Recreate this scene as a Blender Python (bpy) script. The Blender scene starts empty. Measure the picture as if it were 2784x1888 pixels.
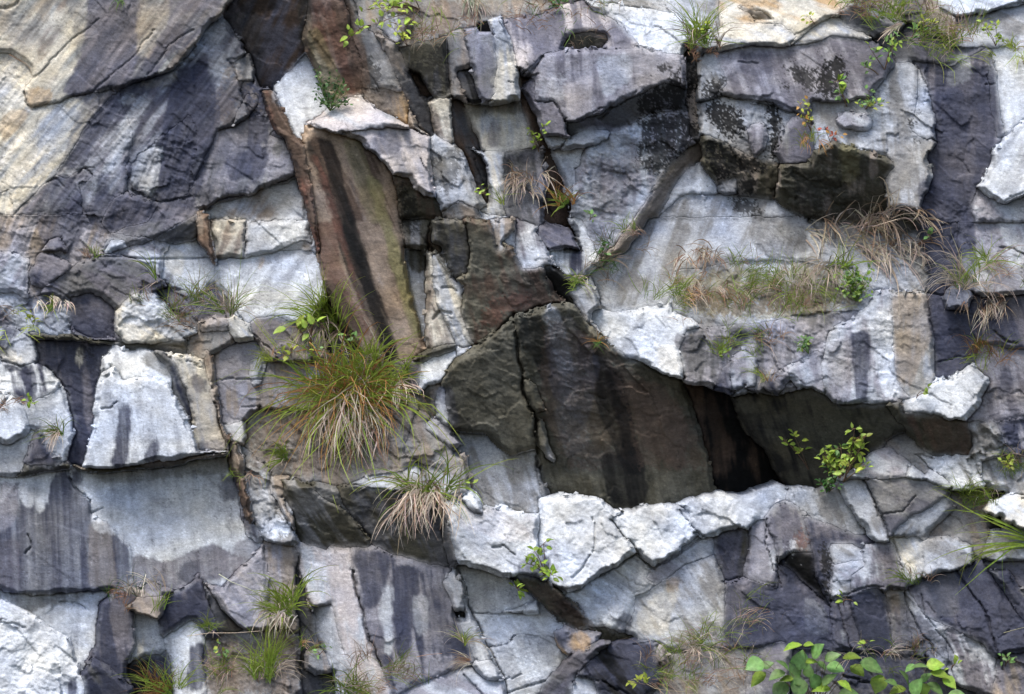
import bpy, math, random
import numpy as np

C = bpy.context.scene.collection
SC = bpy.context.scene
W0, H0, PX, D = 2784, 1888, 300.0, 40.0     # photo size, photo pixels per metre on the cliff plane, camera distance

# ---------------------------------------------------------------- camera
cam = bpy.data.cameras.new('camera'); cam_o = bpy.data.objects.new('camera', cam); C.objects.link(cam_o)
CAM_Z = 6.0
cam_o.location = (0, -D, CAM_Z); cam_o.rotation_euler = (math.radians(90), 0, 0)
cam.sensor_width = 36; cam.lens = 36 * D / (W0 / PX); cam.clip_end = 500
SC.camera = cam_o

# ---------------------------------------------------------------- sky and sun
SUN_EL, SUN_AZ = 60, 208      # azimuth: direction the light comes from, clockwise from +Y
world = bpy.data.worlds.new('World'); SC.world = world; world.use_nodes = True
nt = world.node_tree; bg = nt.nodes['Background']
sky = nt.nodes.new('ShaderNodeTexSky'); sky.sky_type = 'NISHITA'; sky.sun_disc = False
sky.sun_elevation = math.radians(SUN_EL); sky.sun_rotation = math.radians(SUN_AZ)
sky.air_density = 1.0; sky.dust_density = 3.0; sky.ozone_density = 1.0
nt.links.new(sky.outputs[0], bg.inputs[0]); bg.inputs[1].default_value = 0.14
sl = bpy.data.lights.new('sun', 'SUN'); sl.energy = 1.85; sl.angle = math.radians(20); sl.color = (1, .97, .93)
so = bpy.data.objects.new('sun', sl); C.objects.link(so)
e, a = math.radians(SUN_EL), math.radians(SUN_AZ)
from mathutils import Vector, Matrix, Quaternion
sdir = Vector((math.sin(a) * math.cos(e), math.cos(a) * math.cos(e), math.sin(e)))
so.rotation_euler = sdir.to_track_quat('Z', 'Y').to_euler(); so.location = (0, -5, 20)
SC.view_settings.view_transform = 'Standard'; SC.view_settings.look = 'None'
SC.view_settings.gamma = 1; SC.view_settings.use_curve_mapping = False
SC.view_settings.exposure = 1.02

PALETTE = {'W': (.475, .505, .545), 'w': (.325, .345, .378), 'C': (.46, .435, .37), 'g': (.185, .185, .185), 'G': (.085, .086, .092),
 'P': (.110, .107, .128), 'p': (.22, .218, .245), 'N': (.040, .044, .068), 'B': (.092, .064, .048), 'b': (.205, .175, .148),
 't': (.30, .23, .17), 'R': (.14, .068, .050), 'K': (.008, .008, .008), 'O': (.062, .058, .042), 'o': (.110, .104, .080),  # O: olive rock, deepened to paint in the cavity's shade
 'T': (.38, .26, .14), 'Y': (.21, .19, .09), 'M': (.37, .345, .345), 'q': (.25, .24, .215)}

BLOCKS = '''
A slab -3 -7 7 C b .45 -38 .9|-80,-80 1500,-80 1480,20 1380,120 1240,290 1090,430 930,490 700,570 540,590 330,650 200,675 150,620 155,560 220,490 180,420 60,340 -80,340
A slab 1 -6 0 C w .5 -40 1.1|-80,340 60,340 180,420 220,490 155,560 150,620 200,675 330,650 540,590 740,570 540,800 350,1110 100,1330 -80,1500
A slab -1 -4 0 P w .45 -38 1.1|740,570 930,490 1090,430 1240,290 1300,180 1480,20 1560,330 1520,600 1560,740 1370,830 1200,1200 1010,1280 800,1210 840,830
A slab 1 -5 0 w p .5 -40 1.1|740,570 840,830 780,1000 800,1210 600,1500 400,1560 200,1480 100,1330 350,1110 540,800
A slab 2 -2 1 N w .4 -20 1.5|1040,840 1200,720 1240,860 1200,1200 1010,1280 960,1250 830,1190 800,1050
A slab -3 -5 0 P g .5 -22 1.2|1480,20 1500,-80 1960,-80 1940,60 1900,330 1720,560 1650,580 1640,800 1820,900 1850,1120 1560,1230 1250,1340 1200,1200 1370,830 1560,740 1520,600 1560,330
A slab -30 -22 -2 B P .5 -25 .9|1500,-80 1960,-80 1940,100 1900,330 1720,560 1640,560 1560,330 1400,100
A slab 4 -6 2 p g .5 -15 1.3|1370,830 1640,720 1700,850 1820,900 1850,1110 1560,1230 1440,1240 1250,1340 1200,1200
A block 16 4 3 C g .5 -15 1.4|1470,400 1570,330 1610,440 1600,520 1500,520
A block 10 10 4 w C .5 -15 1.4|1560,590 1620,600 1620,660 1560,740 1470,790 1520,650
A slab 14 -8 -4 W w .3 10 .7|1720,560 1930,340 2000,480 2050,700 1950,800 1900,880 1860,850 1800,700
A slab 3 -5 0 P w .45 -35 1.3|100,1340 350,1110 420,1130 560,1060 590,1110 500,1180 520,1400 440,1576 100,1576 60,1440
A slab -4 2 3 N P .4 -25 1.2|600,1500 720,1250 800,1210 960,1260 1000,1290 1010,1290 920,1400 780,1470 700,1500 620,1560
A slab 6 -4 3 P G .4 -30 1.2|1010,1290 1200,1240 1240,1340 1090,1430 980,1510 850,1500 720,1480 780,1440 920,1400
A block 4 -6 -2 w C .4 -10 1|-80,1260 60,1200 100,1440 100,1576 -80,1576
A slab -8 -28 16 B R .35 20 1|1650,575 1720,570 1780,680 1860,860 1910,950 1990,1250 2040,1576 1970,1576 1900,1250 1850,1050 1780,850
B rock 30 5 -4 g b .5 10 1.6|60,-80 1500,-80 1300,90 1090,130 1080,100 1000,110 830,170 720,230 450,290 420,290 300,200 200,150
B rock 16 -15 2 p w .4 10 .9|290,160 340,80 470,100 520,160 430,285 400,270
A slab -6 14 12 b B .5 15 1.2|1950,-80 2160,-80 2260,150 2300,350 2300,590 2180,600 2120,640 2050,560 2000,480 1940,340 1900,250 1940,60
B slab -3 -15 8 b g .5 24 1.2|60,-80 100,-80 200,150 330,330 420,450 520,620 620,860 470,800 460,770 340,700 220,640 190,590 200,400 140,250 120,100
B block -12 -10 6 T b .5 8 1.1|190,560 350,560 500,600 480,800 340,740 220,650
B slab -8 20 2 G b .4 28 1.2|290,200 420,290 480,450 640,600 620,860 540,800 450,560 350,350
B block -12 -15 8 O G .4 0 1.2|430,300 720,235 740,350 740,600 690,620 640,600 500,460 430,330
B block -5 25 -10 B K .5 20 1|500,460 560,480 640,600 610,620 560,590
B slab 0 -32 8 g b .5 5 1.2|730,210 830,175 850,300 870,600 870,655 780,620 740,560 730,300
B slab -5 -20 5 K G .4 20 1.1|800,460 880,440 970,620 930,650 870,655 810,560
B slab 0 -8 20 p g .4 3 .7|830,175 940,200 1020,210 1050,330 1030,600 1000,655 930,620 900,480 880,330
B slab 4 8 20 w C .5 3 1|1000,140 1080,95 1130,250 1140,350 1190,430 1185,630 1070,650 1000,660 1030,590 1050,400 1020,215
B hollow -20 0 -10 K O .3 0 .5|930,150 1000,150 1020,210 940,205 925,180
B slab 3 0 -10 w C .5 3 1|840,655 1000,665 1190,630 1240,800 1300,940 1150,945 950,945 860,760
B block -8 -14 6 b C .5 15 1.2|610,640 690,620 780,640 790,880 760,910 700,860 640,760
B slab -5 30 -14 B G .5 22 1|760,640 830,640 880,760 950,950 990,1100 990,1290 940,1230 900,1120 850,1000 780,880
B slab 38 -4 22 M w .3 70 .6|-170,790 180,605 300,700 480,790 470,820 300,810 60,830
B block 14 6 20 p M .45 20 1.1|-90,810 60,830 300,810 470,820 620,870 740,910 650,1000 660,1240 590,1240 520,1180 480,1110 390,1100 310,980 200,880 50,830
B block 8 5 10 w g .5 15 1.4|620,870 740,910 800,930 850,1000 900,1130 970,1290 900,1310 800,1270 700,1330 650,1200 630,1000
B block -24 0 2 O B .4 6 1.2|390,1100 480,1110 520,1180 590,1240 660,1240 700,1330 760,1576 470,1576 440,1400 410,1200
B block -8 0 4 b g .5 6 1.3|700,1330 800,1270 900,1310 1000,1450 1050,1576 760,1576
B block 8 -5 0 w C .4 15 1.1|850,940 950,945 1150,950 1120,1000 1090,1250 1110,1380 930,1330 990,1290 990,1100 950,980
B block 6 8 -3 p G .5 10 1.3|1100,960 1300,930 1390,1000 1440,1170 1350,1180 1340,1300 1290,1430 1200,1430 1110,1380 1090,1250
B block 10 0 2 w g .5 10 1.5|930,1330 1110,1370 1200,1430 1190,1576 1050,1576 1000,1450
B slab -5 32 -14 B K .4 22 1|1190,430 1230,500 1190,560 1240,640 1290,740 1330,850 1390,950 1440,1080 1460,1180 1510,1300 1500,1420 1550,1500 1570,1576 1490,1576 1400,1430 1330,1300 1380,1180 1340,940 1240,800 1190,630
B slab 26 -2 10 P M .35 10 .9|1090,130 1300,90 1500,85 1700,90 1850,180 1900,290 1720,300 1480,305 1330,350 1200,470 1150,260
B slab -24 0 0 b O .5 80 1.2|1450,290 1520,215 1600,195 1740,220 1750,260 1700,300 1580,305
B slab 3 -2 16 p P .4 3 .8|1200,470 1330,350 1480,305 1720,310 1900,300 2000,320 2200,340 2240,420 2230,560 2100,540 1900,600 1700,720 1550,775 1480,770 1430,660 1280,640 1300,480
B block 2 -14 12 P p .4 5 .9|1190,560 1260,500 1290,640 1400,650 1440,680 1490,790 1500,850 1340,850 1290,740 1240,640
B rock 26 8 10 w W .5 75 1.5|1650,70 1850,50 2100,40 2200,60 2230,300 2200,340 2000,320 1850,180 1750,100
B slab -34 10 8 G P .4 60 .9|1480,790 1700,720 1900,600 2100,520 2200,540 2230,560 2230,680 2100,700 1950,740 1800,830 1650,820 1560,800 1490,850
B block 12 0 8 w g .3 0 1|1340,860 1420,855 1480,890 1370,935
B slab 28 0 12 w W .3 70 .9|1460,950 1490,890 1640,830 1750,825 1740,880 1620,925 1560,930
B slab 3 -16 0 W w .4 20 1|1385,950 1560,935 1600,940 1570,1040 1540,1060 1530,1180 1490,1280 1520,1400 1560,1480 1640,1576 1580,1576 1510,1420 1500,1300 1430,1080
B slab -3 4 2 p w .5 0 1.7|1600,940 1740,885 1800,835 1940,770 2020,700 2280,710 2318,740 2318,900 2200,980 2150,1100 2060,1250 1950,1380 1850,1480 1750,1576 1640,1576 1520,1400 1530,1180 1540,1060 1570,1040
B slab -20 34 2 O b .5 -42 .8|2318,890 2330,960 2250,1110 2080,1320 1900,1520 1830,1576 1750,1600 1900,1400 2000,1250 2060,1120 2150,1010
C rock 22 -5 0 w g .5 60 1.5|-400,-80 420,-80 420,100 380,330 250,340 200,250 180,100 0,60 -200,40
C slab 18 -5 4 C T .35 70 1.2|400,-80 1180,-80 1160,80 1100,120 1020,150 950,200 830,290 700,280 560,260 400,200 380,60
C block 26 0 8 w C .5 70 1.3|380,200 430,150 600,150 800,160 890,220 830,290 760,300 600,280 400,330
C slab -24 0 2 b O .5 70 1|500,40 680,70 750,130 620,120
C block 24 0 6 C w .4 60 1.1|1020,150 1110,100 1350,140 1360,240 1200,230 1000,270 850,290 950,200
C slab -16 0 8 G g .5 70 1.2|1160,70 1360,90 1450,120 1560,150 1500,240 1360,240 1350,220 1170,170
C slab 9 0 6 P p .45 20 1.3|400,330 600,280 760,300 1000,270 1100,230 1250,235 1380,260 1480,330 1450,480 1350,620 1180,650 980,640 960,720 880,720 700,640 450,610 260,640 250,440 380,440
C block 0 -8 -10 b G .5 3 1.4|180,300 260,340 270,640 270,900 220,880 200,700
C block 12 -5 3 g w .5 20 1.3|250,350 380,330 400,430 450,520 350,640 260,640
C slab 0 0 0 g w .5 5 1.6|260,640 450,610 700,640 880,720 1000,780 960,1030 780,1030 600,990 450,900 330,850 270,860
C slab 4 0 7 P p .3 0 .6|590,780 680,770 710,870 690,950 620,1000 580,900
C slab 2 6 5 P g .3 0 .8|780,820 900,720 1000,790 960,1030 790,1030 740,960
C block -20 0 4 b O .5 6 1.5|280,860 350,870 600,995 790,1035 780,1230 740,1260 640,1240 520,1220 500,1110 380,1160 320,1080
C rock -30 4 8 O b .3 0 1.9|960,1030 1000,950 1130,890 1250,940 1350,950 1460,990 1500,1050 1430,1150 1450,1330 1400,1450 1300,1480 1200,1400 950,1400 830,1320 740,1260 780,1035
C rock 8 -2 4 g w .45 5 1.4|1180,650 1350,620 1450,480 1600,380 1700,500 1750,700 1760,900 1700,1000 1740,1100 1700,1200 1640,1330 1480,1310 1440,1150 1500,1050 1460,990 1350,950 1250,940 1130,890 1000,940 970,760 1000,700 980,640
C block 16 6 10 p w .4 60 1.1|1130,760 1200,710 1340,720 1370,780 1330,830 1180,820
C rock -34 10 8 O G .4 50 1.3|1440,1320 1560,1300 1650,1330 1680,1420 1560,1490 1400,1450
C rock 18 -5 -2 G P .5 20 1.4|1360,240 1500,240 1600,150 1900,300 2100,300 2100,420 1800,450 1650,430 1480,330
C rock 2 -8 -2 P N .5 -5 1.5|1600,380 1850,420 2080,300 2100,420 2180,700 2190,870 2100,950 2110,1100 2040,1180 2000,1576 1700,1576 1680,1420 1650,1330 1760,1100 1700,1000 1760,900 1750,700 1700,500
C block 12 8 4 w g .5 0 1.3|1660,430 1700,500 1750,700 1760,890 1660,860 1600,800 1640,680
C slab 7 -3 2 W w .25 0 .7|2100,300 2318,310 2400,300 2400,760 2280,780 2190,870 2180,700 2150,550 2110,400
C slab 0 -18 1 N P .4 -3 .8|2080,310 2110,310 2160,600 2190,870 2140,870 2100,650
C slab 6 -6 12 W w .3 -30 .9|2190,870 2318,760 2400,740 2400,1230 2318,1220 2200,1270 2100,1250 2030,1180 2110,1050 2120,950
C rock 14 0 2 w p .45 50 1.7|2030,1180 2100,1250 2200,1280 2400,1230 2400,1650 2200,1650 2050,1500 1990,1300
C rock 20 0 4 W w .5 70 1|1760,-80 2400,-80 2400,20 2100,80 1900,110 1780,40
C rock 24 0 0 g w .5 70 1.3|1900,110 2100,80 2318,20 2400,10 2400,300 2100,300 1900,290
C rock 20 0 2 b G .5 40 1.6|1300,-80 1760,-80 1780,40 1900,110 1900,290 1600,150 1450,110
C slab 10 -6 -2 W w .3 -30 1|150,1120 250,1040 330,1120 390,1200 350,1230 160,1230 20,1350 30,1320
C block 8 0 3 g w .4 0 1.4|380,1170 510,1120 520,1220 400,1210
C slab 8 -4 -4 w g .45 -20 1.2|-150,1600 20,1350 160,1230 350,1230 450,1240 600,1240 740,1260 840,1330 950,1450 950,1600
E slab 9 -4 -5 w g .4 -20 1|1640,340 1750,330 1830,230 1900,150 2000,-30 F:950,-30 1000,120 1200,200 1250,300 500,250 100,320 E:2100,520 1800,560 1700,500
E slab 10 -8 0 W w .25 -30 1.1|1740,740 1640,620 1660,560 1720,600 1800,560 2200,500 2330,700 2320,980 2230,980 2080,960 1950,870 1850,840
F slab 11 -3 -4 w g .5 -20 1.5|100,320 500,250 900,250 1250,300 1380,430 1300,520 900,580 600,640 300,640 100,560
F slab 10 -4 -3 w g .5 40 1.6|950,-30 1450,60 1650,60 1700,300 1740,420 1380,430 1250,300 1200,150
F slab 3 -4 8 w p .45 0 1.2|1380,430 1560,420 1700,430 1750,700 1760,950 1700,1050 1600,1110 1560,1110 1400,1150 1150,1150 1060,1080 1040,900 1090,700 1250,600 1380,550
F slab 2 12 8 q w .4 0 1|1480,430 1700,430 1750,700 1760,950 1700,1050 1600,1110 1520,1000 1490,800
F rock 5 0 2 p G .5 0 1.5|150,800 170,960 190,1010 300,1030 400,1090 480,1090 490,1060 570,1030 670,1070 770,1095 900,1050 980,1045 1060,1080 1040,900 1090,700 1250,580 900,580 500,660 200,680
F slab 4 6 8 w p .4 0 .8|470,860 560,790 640,860 640,1040 570,1030 480,1060
F block 2 -20 8 p N .5 30 1|680,1050 700,1000 820,900 850,1000 770,1095
F block 0 -18 7 N P .4 15 1|370,1060 420,920 470,870 480,1060 480,1090 400,1090
F block 10 14 7 p w .4 20 1|820,900 1030,810 1060,1080 980,1045 900,1050 850,1000
F rock -10 0 8 G g .5 0 1.3|480,1090 530,1050 660,1080 660,1140 600,1160 500,1130
F slab -38 -14 -4 O K .25 20 1|480,1095 660,1080 770,1100 980,1048 1060,1085 1150,1150 1320,1140 1460,1155 1510,1240 1600,1290 1560,1330 1450,1380 1330,1420 1300,1576 I:1100,160 1000,290 870,260 760,240 F:760,1576 700,1450 560,1320 510,1180
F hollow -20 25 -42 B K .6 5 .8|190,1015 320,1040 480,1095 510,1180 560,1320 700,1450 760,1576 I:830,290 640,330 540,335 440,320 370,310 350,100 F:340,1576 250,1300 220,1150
F slab -34 5 6 O B .35 20 1.3|1460,1155 1560,1140 1560,1190 1700,1215 1900,1250 1960,1280 1990,1400 1960,1440 1800,1480 1760,1490 1640,1400 1590,1310 1510,1240
E slab -21 14 -8 O o .5 14 1.5|1160,570 1440,510 1510,510 1620,640 1740,760 1850,840 2080,960 2220,1020 2300,1200 2340,1350 2390,1500 H:2420,250 2430,310 2318,350 2180,390 1960,420 1850,435 1750,400 1700,340 1560,320 1450,320 1400,330 1330,240 1290,60 E:1290,1400 1270,1190 1210,1050 1190,850 1150,620
E slab -18 -4 8 o O .5 12 1.3|1060,670 1140,630 1180,800 1200,1000 1220,1120 1270,1190 1290,1400 1190,1465 1090,1450 1030,1400 1000,1330 940,1310 820,1320 740,1290 720,1150 690,1040 770,880 790,850 900,790 970,720
E block -14 0 3 o O .4 10 1|1210,1000 1290,1020 1350,1200 1310,1200 1250,1160
E slab -8 -10 4 o g .4 20 1|1290,1240 1350,1250 1370,1400 1420,1500 1400,1520 1340,1470 1290,1400
E slab -14 4 6 B o .5 14 1.3|630,-20 1000,-20 1050,100 1170,180 1200,300 1340,280 1400,420 1500,500 1430,510 1230,570 1160,570 1060,660 960,720 900,770 820,790 780,740 840,500 770,380 720,230 690,150 630,130
E block -16 10 7 o G .4 10 1.2|630,-20 830,-20 880,200 850,330 780,370 720,230 690,150 630,130
E block 6 0 8 w b .5 0 1.3|1000,-20 1170,-20 1160,60 1080,120 1080,190 1040,180
E slab 4 10 4 w C .4 20 1.3|640,200 720,230 770,360 840,400 820,560 880,740 900,765 830,790 770,740 710,600 660,480 640,350
E slab -4 6 -14 w W .4 5 .8|470,170 590,180 600,280 600,420 600,560 590,780 560,620 500,420 470,290
E slab 0 -12 2 b C .4 10 1.2|590,190 640,200 640,350 660,480 710,600 770,740 780,770 640,790 590,790 600,560
E block 6 -4 2 g O .5 0 1.3|440,-20 630,-20 600,90 600,180 480,165 460,60
E slab -42 -5 8 O b .4 70 .8|520,860 600,800 700,775 780,770 770,800 700,840 610,870
E slab 10 -18 0 W w .3 20 .6|610,870 700,840 780,800 790,850 720,930 690,1010 620,1030 580,1090 555,1100 560,1000
E block 4 -4 4 w g .4 0 1|780,795 900,790 850,830 790,850
E block -20 -10 -4 O b .5 10 1|555,1100 620,1030 690,1020 680,1130 650,1200 560,1190
E slab 0 -30 4 p w .4 14 .9|680,1040 720,1050 740,1280 700,1270 650,1150
E rock 18 -6 6 p w .5 40 1|590,1260 690,1250 760,1300 830,1390 760,1440 690,1390 600,1310
E block 8 -8 2 g b .5 20 1.3|540,1200 600,1200 600,1310 690,1380 780,1440 H:860,80 880,200 860,290 700,180 560,120 E:450,1460 500,1300
E slab 5 -2 -8 g w .5 20 1.1|750,1320 850,1340 950,1330 1000,1390 1060,1450 1160,1480 1280,1450 H:1290,100 1310,200 1330,300 1340,450 1240,460 1150,420 1090,390 960,400 930,320 870,150 860,60 E:780,1440 830,1390
H block -4 6 -4 w g .5 20 1|1290,60 1330,240 1400,330 1320,350 1300,200
E block 14 -6 6 w P .5 15 1.3|1170,-20 1290,20 1340,110 1380,200 1450,330 1350,290 1200,290 1160,180
E rock 28 5 10 P N .5 60 1|1290,60 1330,30 1400,20 1500,40 1580,175 1450,165 1380,190 1330,110
E block 4 0 0 W N .4 0 1.1|1380,190 1450,168 1590,180 1620,340 1560,360 1480,330 1430,280
E rock -30 0 0 K O .4 0 1.2|1340,280 1430,290 1500,340 1620,340 1600,400 1500,440 1530,510 1500,510 1420,440
E slab 2 -10 2 W w .4 20 .8|1490,-20 1580,-20 1660,150 1660,230 1610,220 1580,170 1530,60
E slab 6 -12 0 w g .4 25 1.1|1500,440 1640,340 1700,500 1640,560 1650,640 1700,720 1620,640 1560,540
D slab 7 -3 -2 W w .45 -40 .9|1350,230 1530,230 1700,200 1900,120 1960,150 2000,330 2050,500 1900,620 1750,590 1600,600 1540,610 1480,520 1360,300
A slab 5 -5 -6 w b .4 -30 1|1280,1330 1560,1230 1850,1130 1900,1250 1990,1576 1280,1576
D block 5 -5 0 b C .5 -20 1|1320,-20 1560,-20 1540,120 1530,230 1360,230
D slab 6 -4 -2 w W .5 -40 1|1560,-10 1940,-10 1960,140 1900,120 1640,210 1540,220
D slab 0 -34 14 b B .5 8 .9|1230,-60 1320,-60 1340,150 1350,280 1320,230 1260,150
D slab 4 6 -6 W w .25 5 .6|1060,140 1240,110 1320,230 1350,290 1310,420 1230,460 1050,440 1010,380 1040,200
D slab -26 0 4 G O .5 -50 1.1|960,100 1100,20 1240,-50 1240,110 1060,135 980,120
D rock 18 0 6 W w .4 70 1.2|660,170 700,115 790,115 800,150 700,190
D rock 8 0 0 w p .5 60 1.6|700,190 820,150 960,110 1060,140 1030,230 1010,380 900,270
D rock -6 0 4 N G .5 60 1.4|640,170 700,80 850,90 960,105 900,140 800,150 790,115 700,115
D rock 5 -3 0 p b .5 -20 1.6|-80,-50 600,-50 700,80 640,170 500,240 330,340 250,440 180,480 100,450 -80,460
D block 6 -8 6 P N .4 -20 1.2|250,200 330,195 450,260 420,330 260,420 200,400 180,330
D block 20 0 6 P p .4 30 1.2|250,190 300,110 380,90 430,200 380,180
D rock 2 0 4 w p .5 -30 1.5|-80,200 60,180 180,230 180,480 100,450 -80,460
D rock 4 -2 6 G P .5 60 1.4|250,440 500,260 700,200 850,230 950,280 1050,400 1100,560 1200,640 1150,720 900,770 650,750 480,720 430,640 450,500 320,460
D rock 6 4 10 C w .5 60 1.6|730,700 720,560 850,450 980,440 1090,560 1150,640 1250,690 1100,740 950,770 780,760
D block -8 0 -4 P N .5 5 1|440,470 560,440 650,480 720,540 720,740 560,720 440,660
D rock 16 0 -4 G P .5 50 1.8|980,440 1060,400 1230,460 1350,450 1450,520 1430,600 1250,620 1240,690 1150,640 1090,560
D rock 8 0 -2 P w .5 20 1.7|-80,460 100,450 180,490 320,460 440,520 440,700 300,710 180,720 100,650 -80,640
D slab -50 0 8 O g .5 80 1|180,700 480,720 700,760 950,775 1130,740 1300,760 1290,840 1180,830 1000,810 800,800 700,770 450,740 250,740
D slab -3 -4 -4 N P .35 5 1.3|240,740 460,750 700,780 720,830 640,860 620,1000 600,1200 560,1400 520,1540 450,1500 470,1300 430,1150 410,1020 300,900 240,850
D slab 2 -2 28 W w .3 8 .8|600,1050 620,1000 640,960 720,900 760,1000 850,975 940,970 1020,1000 1090,1060 1160,1200 1220,1310 1240,1370 1300,1440 1420,1450 1050,1510 650,1565 560,1545 520,1530 560,1400 600,1250
D block 12 -3 14 W w .3 10 .9|640,860 730,780 800,810 950,810 1040,900 1090,1010 1090,1060 1020,1000 940,970 850,975 760,1000 720,900 640,960
D slab -6 26 12 g N .5 18 .8|960,810 1040,830 1100,880 1180,1080 1230,1330 1160,1200 1090,1060 1090,1000 1040,900
D slab 0 6 14 w C .5 10 1.1|1040,830 1180,830 1290,900 1340,1100 1400,1300 1440,1440 1250,1450 1220,1330 1180,1080 1110,900
D block 6 0 6 b M .4 0 1|1250,620 1430,600 1440,680 1270,700
D block 5 -4 6 b g .5 0 1.3|1270,700 1450,690 1470,760 1300,850 1170,830 1180,730
D block 10 0 10 w C .4 40 1|1430,600 1530,640 1600,740 1500,760 1450,690
D slab 0 -34 16 B b .4 7 1|1290,800 1340,850 1400,1250 1480,1500 1520,1600 1460,1600 1430,1440 1340,1100 1290,900
D block 2 0 0 b p .5 3 1.3|1340,850 1480,770 1620,760 1680,900 1680,1100 1540,1250 1400,1270 1370,1050
D slab 2 -8 4 w C .4 0 1|1570,860 1660,850 1680,950 1620,1050 1570,980
D slab 6 -4 4 M w .4 5 .8|1400,1270 1550,1270 1540,1500 1480,1420
D block 8 4 4 P b .5 15 1.1|1600,620 1750,590 1850,640 2000,700 2100,850 1900,900 1680,870 1620,760 1600,740
D block 4 -2 0 b p .5 3 1.1|1680,880 2050,880 2100,1200 1640,1180 1640,1050
D rock 8 -5 -4 g b .5 10 1.5|1550,1270 1640,1180 2100,1200 2300,860 2500,900 E:555,1100 540,1200 500,1300 450,1460 H:560,120 450,170 250,200 D:2200,1640 1720,1600 1530,1600
D slab -6 -14 -8 B P .5 12 1|2100,850 2020,700 2050,500 2150,600 2250,780 2350,900 2500,870 2640,870 2640,1100 2400,1000
D rock 6 -5 0 w N .45 -30 1.3|-80,640 180,720 240,850 130,910 -80,850
D block 6 -6 2 W N .35 10 1.1|-80,850 130,910 230,900 310,920 380,1010 330,1080 220,1130 100,1110 -80,1020
D slab 6 0 8 W w .25 10 .9|-80,1020 100,1110 160,1280 160,1350 60,1410 -80,1380
D slab 4 5 4 W w .3 10 .9|160,1150 330,1080 410,1030 430,1190 470,1280 480,1330 440,1380 380,1480 280,1400 200,1300
D slab 0 -5 -2 w W .4 10 .9|-80,1380 60,1410 160,1350 230,1310 150,1500 90,1650 -80,1650
D block -8 -6 8 N P .4 15 1|140,1510 230,1310 260,1310 300,1440 370,1530 G:370,135 200,125 140,110
G slab -42 0 8 O G .4 80 1|100,200 150,130 380,140 440,150 300,180 130,210
G slab 2 -2 -4 W w .3 5 .7|-80,200 130,215 300,180 400,170 430,200 570,360 580,440 690,500 820,650 830,900 700,930 560,925 200,945 0,920 -80,910
G slab 5 0 -5 W w .3 5 .7|430,200 450,150 520,160 650,175 1000,160 1430,60 1450,180 1500,320 1530,480 1520,600 1640,610 1500,800 1390,900 1250,850 1090,910 840,910 830,650 690,500 580,440 570,360
G slab -60 0 14 b O .4 80 .6|450,125 520,140 650,158 870,136 1420,48 1430,72 1000,150 650,183 500,168
G slab 0 -20 0 w P .5 14 1|1450,180 1500,200 1600,480 1650,600 1600,620 1530,480 1500,320
G slab 0 -34 16 B b .4 12 1|1430,-20 1500,0 1530,200 1600,480 1570,500 1500,300 1450,150
G rock 8 -10 2 w g .5 10 1.7|1520,0 1700,150 1720,300 1850,430 1850,600 1750,640 1650,600 1600,480 1560,300
G block 14 -20 6 b w .4 10 1.2|1700,200 1830,200 1750,330 1860,470 1850,560 1770,420 1700,300
G slab -26 -6 6 O g .5 35 1|1760,230 1900,240 2050,350 2150,400 2318,580 2318,660 2090,640 2050,670 1860,560 1850,430
G slab -22 8 4 O g .4 30 1|1960,250 2180,310 2318,400 2360,580 2318,580 2150,400 2050,350
H slab -18 -8 4 G O .5 25 1.1|80,400 60,290 120,260 260,250 370,300 690,340 740,560 800,750 620,760 360,680 240,580
H slab 44 -5 6 g w .5 70 1.2|120,250 250,200 450,170 520,110 600,150 680,340 560,300 400,290 260,280
H rock 28 -10 4 g w .5 50 1.4|520,110 700,160 860,290 830,320 690,345 620,260
G slab 0 0 -10 W w .4 0 .9|-80,930 0,925 200,950 560,930 690,930 620,1000 610,1150 580,1350 520,1420 500,1400 440,1230 320,1160 200,1060
G rock 10 6 4 W w .35 60 1.5|-80,960 200,1060 320,1160 440,1230 500,1400 510,1500 480,1600 -80,1600
G slab -2 -4 0 P N .5 5 1.2|690,930 830,900 850,1080 860,1250 800,1400 850,1576 680,1576 560,1500 520,1430 600,1250 620,1000
G block -14 -4 8 N G .4 30 1|520,1430 580,1340 680,1410 850,1540 850,1600 600,1600 540,1520
G block 2 0 -6 w C .4 5 1|850,1080 1000,1100 1000,1300 1020,1350 900,1420 810,1390 860,1250
G rock -5 0 -10 N K .5 0 1.4|800,1400 900,1330 1020,1340 1100,1400 1080,1600 850,1600
G block 14 -4 14 b P .4 20 1.2|780,1030 870,980 950,950 1060,960 1000,1090 920,1090 860,1060
G block 18 0 6 p b .5 40 1.2|830,920 960,870 1090,910 1050,960 900,960
G block -4 -6 0 N P .4 10 1.1|1000,1180 1050,960 1200,870 1250,800 1290,900 1300,1000 1370,1180 1340,1230 1220,1090 1060,1190
G slab -8 30 3 G b .4 28 1|1250,800 1290,880 1400,1040 1540,1180 1380,1180 1330,1000
G slab 6 8 8 M p .5 35 .9|1290,880 1390,900 1500,800 1660,620 1700,800 1700,1100 1640,1170 1530,1160 1420,1060
G block 8 -10 -2 W w .3 10 .9|1060,1190 1200,1100 1290,1240 1250,1350 1330,1600 1100,1600 1080,1400
G rock 10 0 -2 b g .5 10 1.8|1290,1240 1540,1180 1700,1180 1880,1200 1900,1600 1300,1600
G block 5 -4 2 p b .5 5 1.2|1640,600 1760,640 1870,700 1900,900 1950,1000 1980,1150 1850,1170 1700,1100 1690,800
G hollow -6 -10 -12 O G .5 10 1.3|1870,700 1890,850 1990,1150 2060,1300 2100,1440 2090,1600 1900,1600 1900,1200 1860,1050
G block 8 -6 6 g b .5 0 1.2|1910,1300 2000,1280 2090,1320 2090,1440 1990,1470 1930,1420
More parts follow.
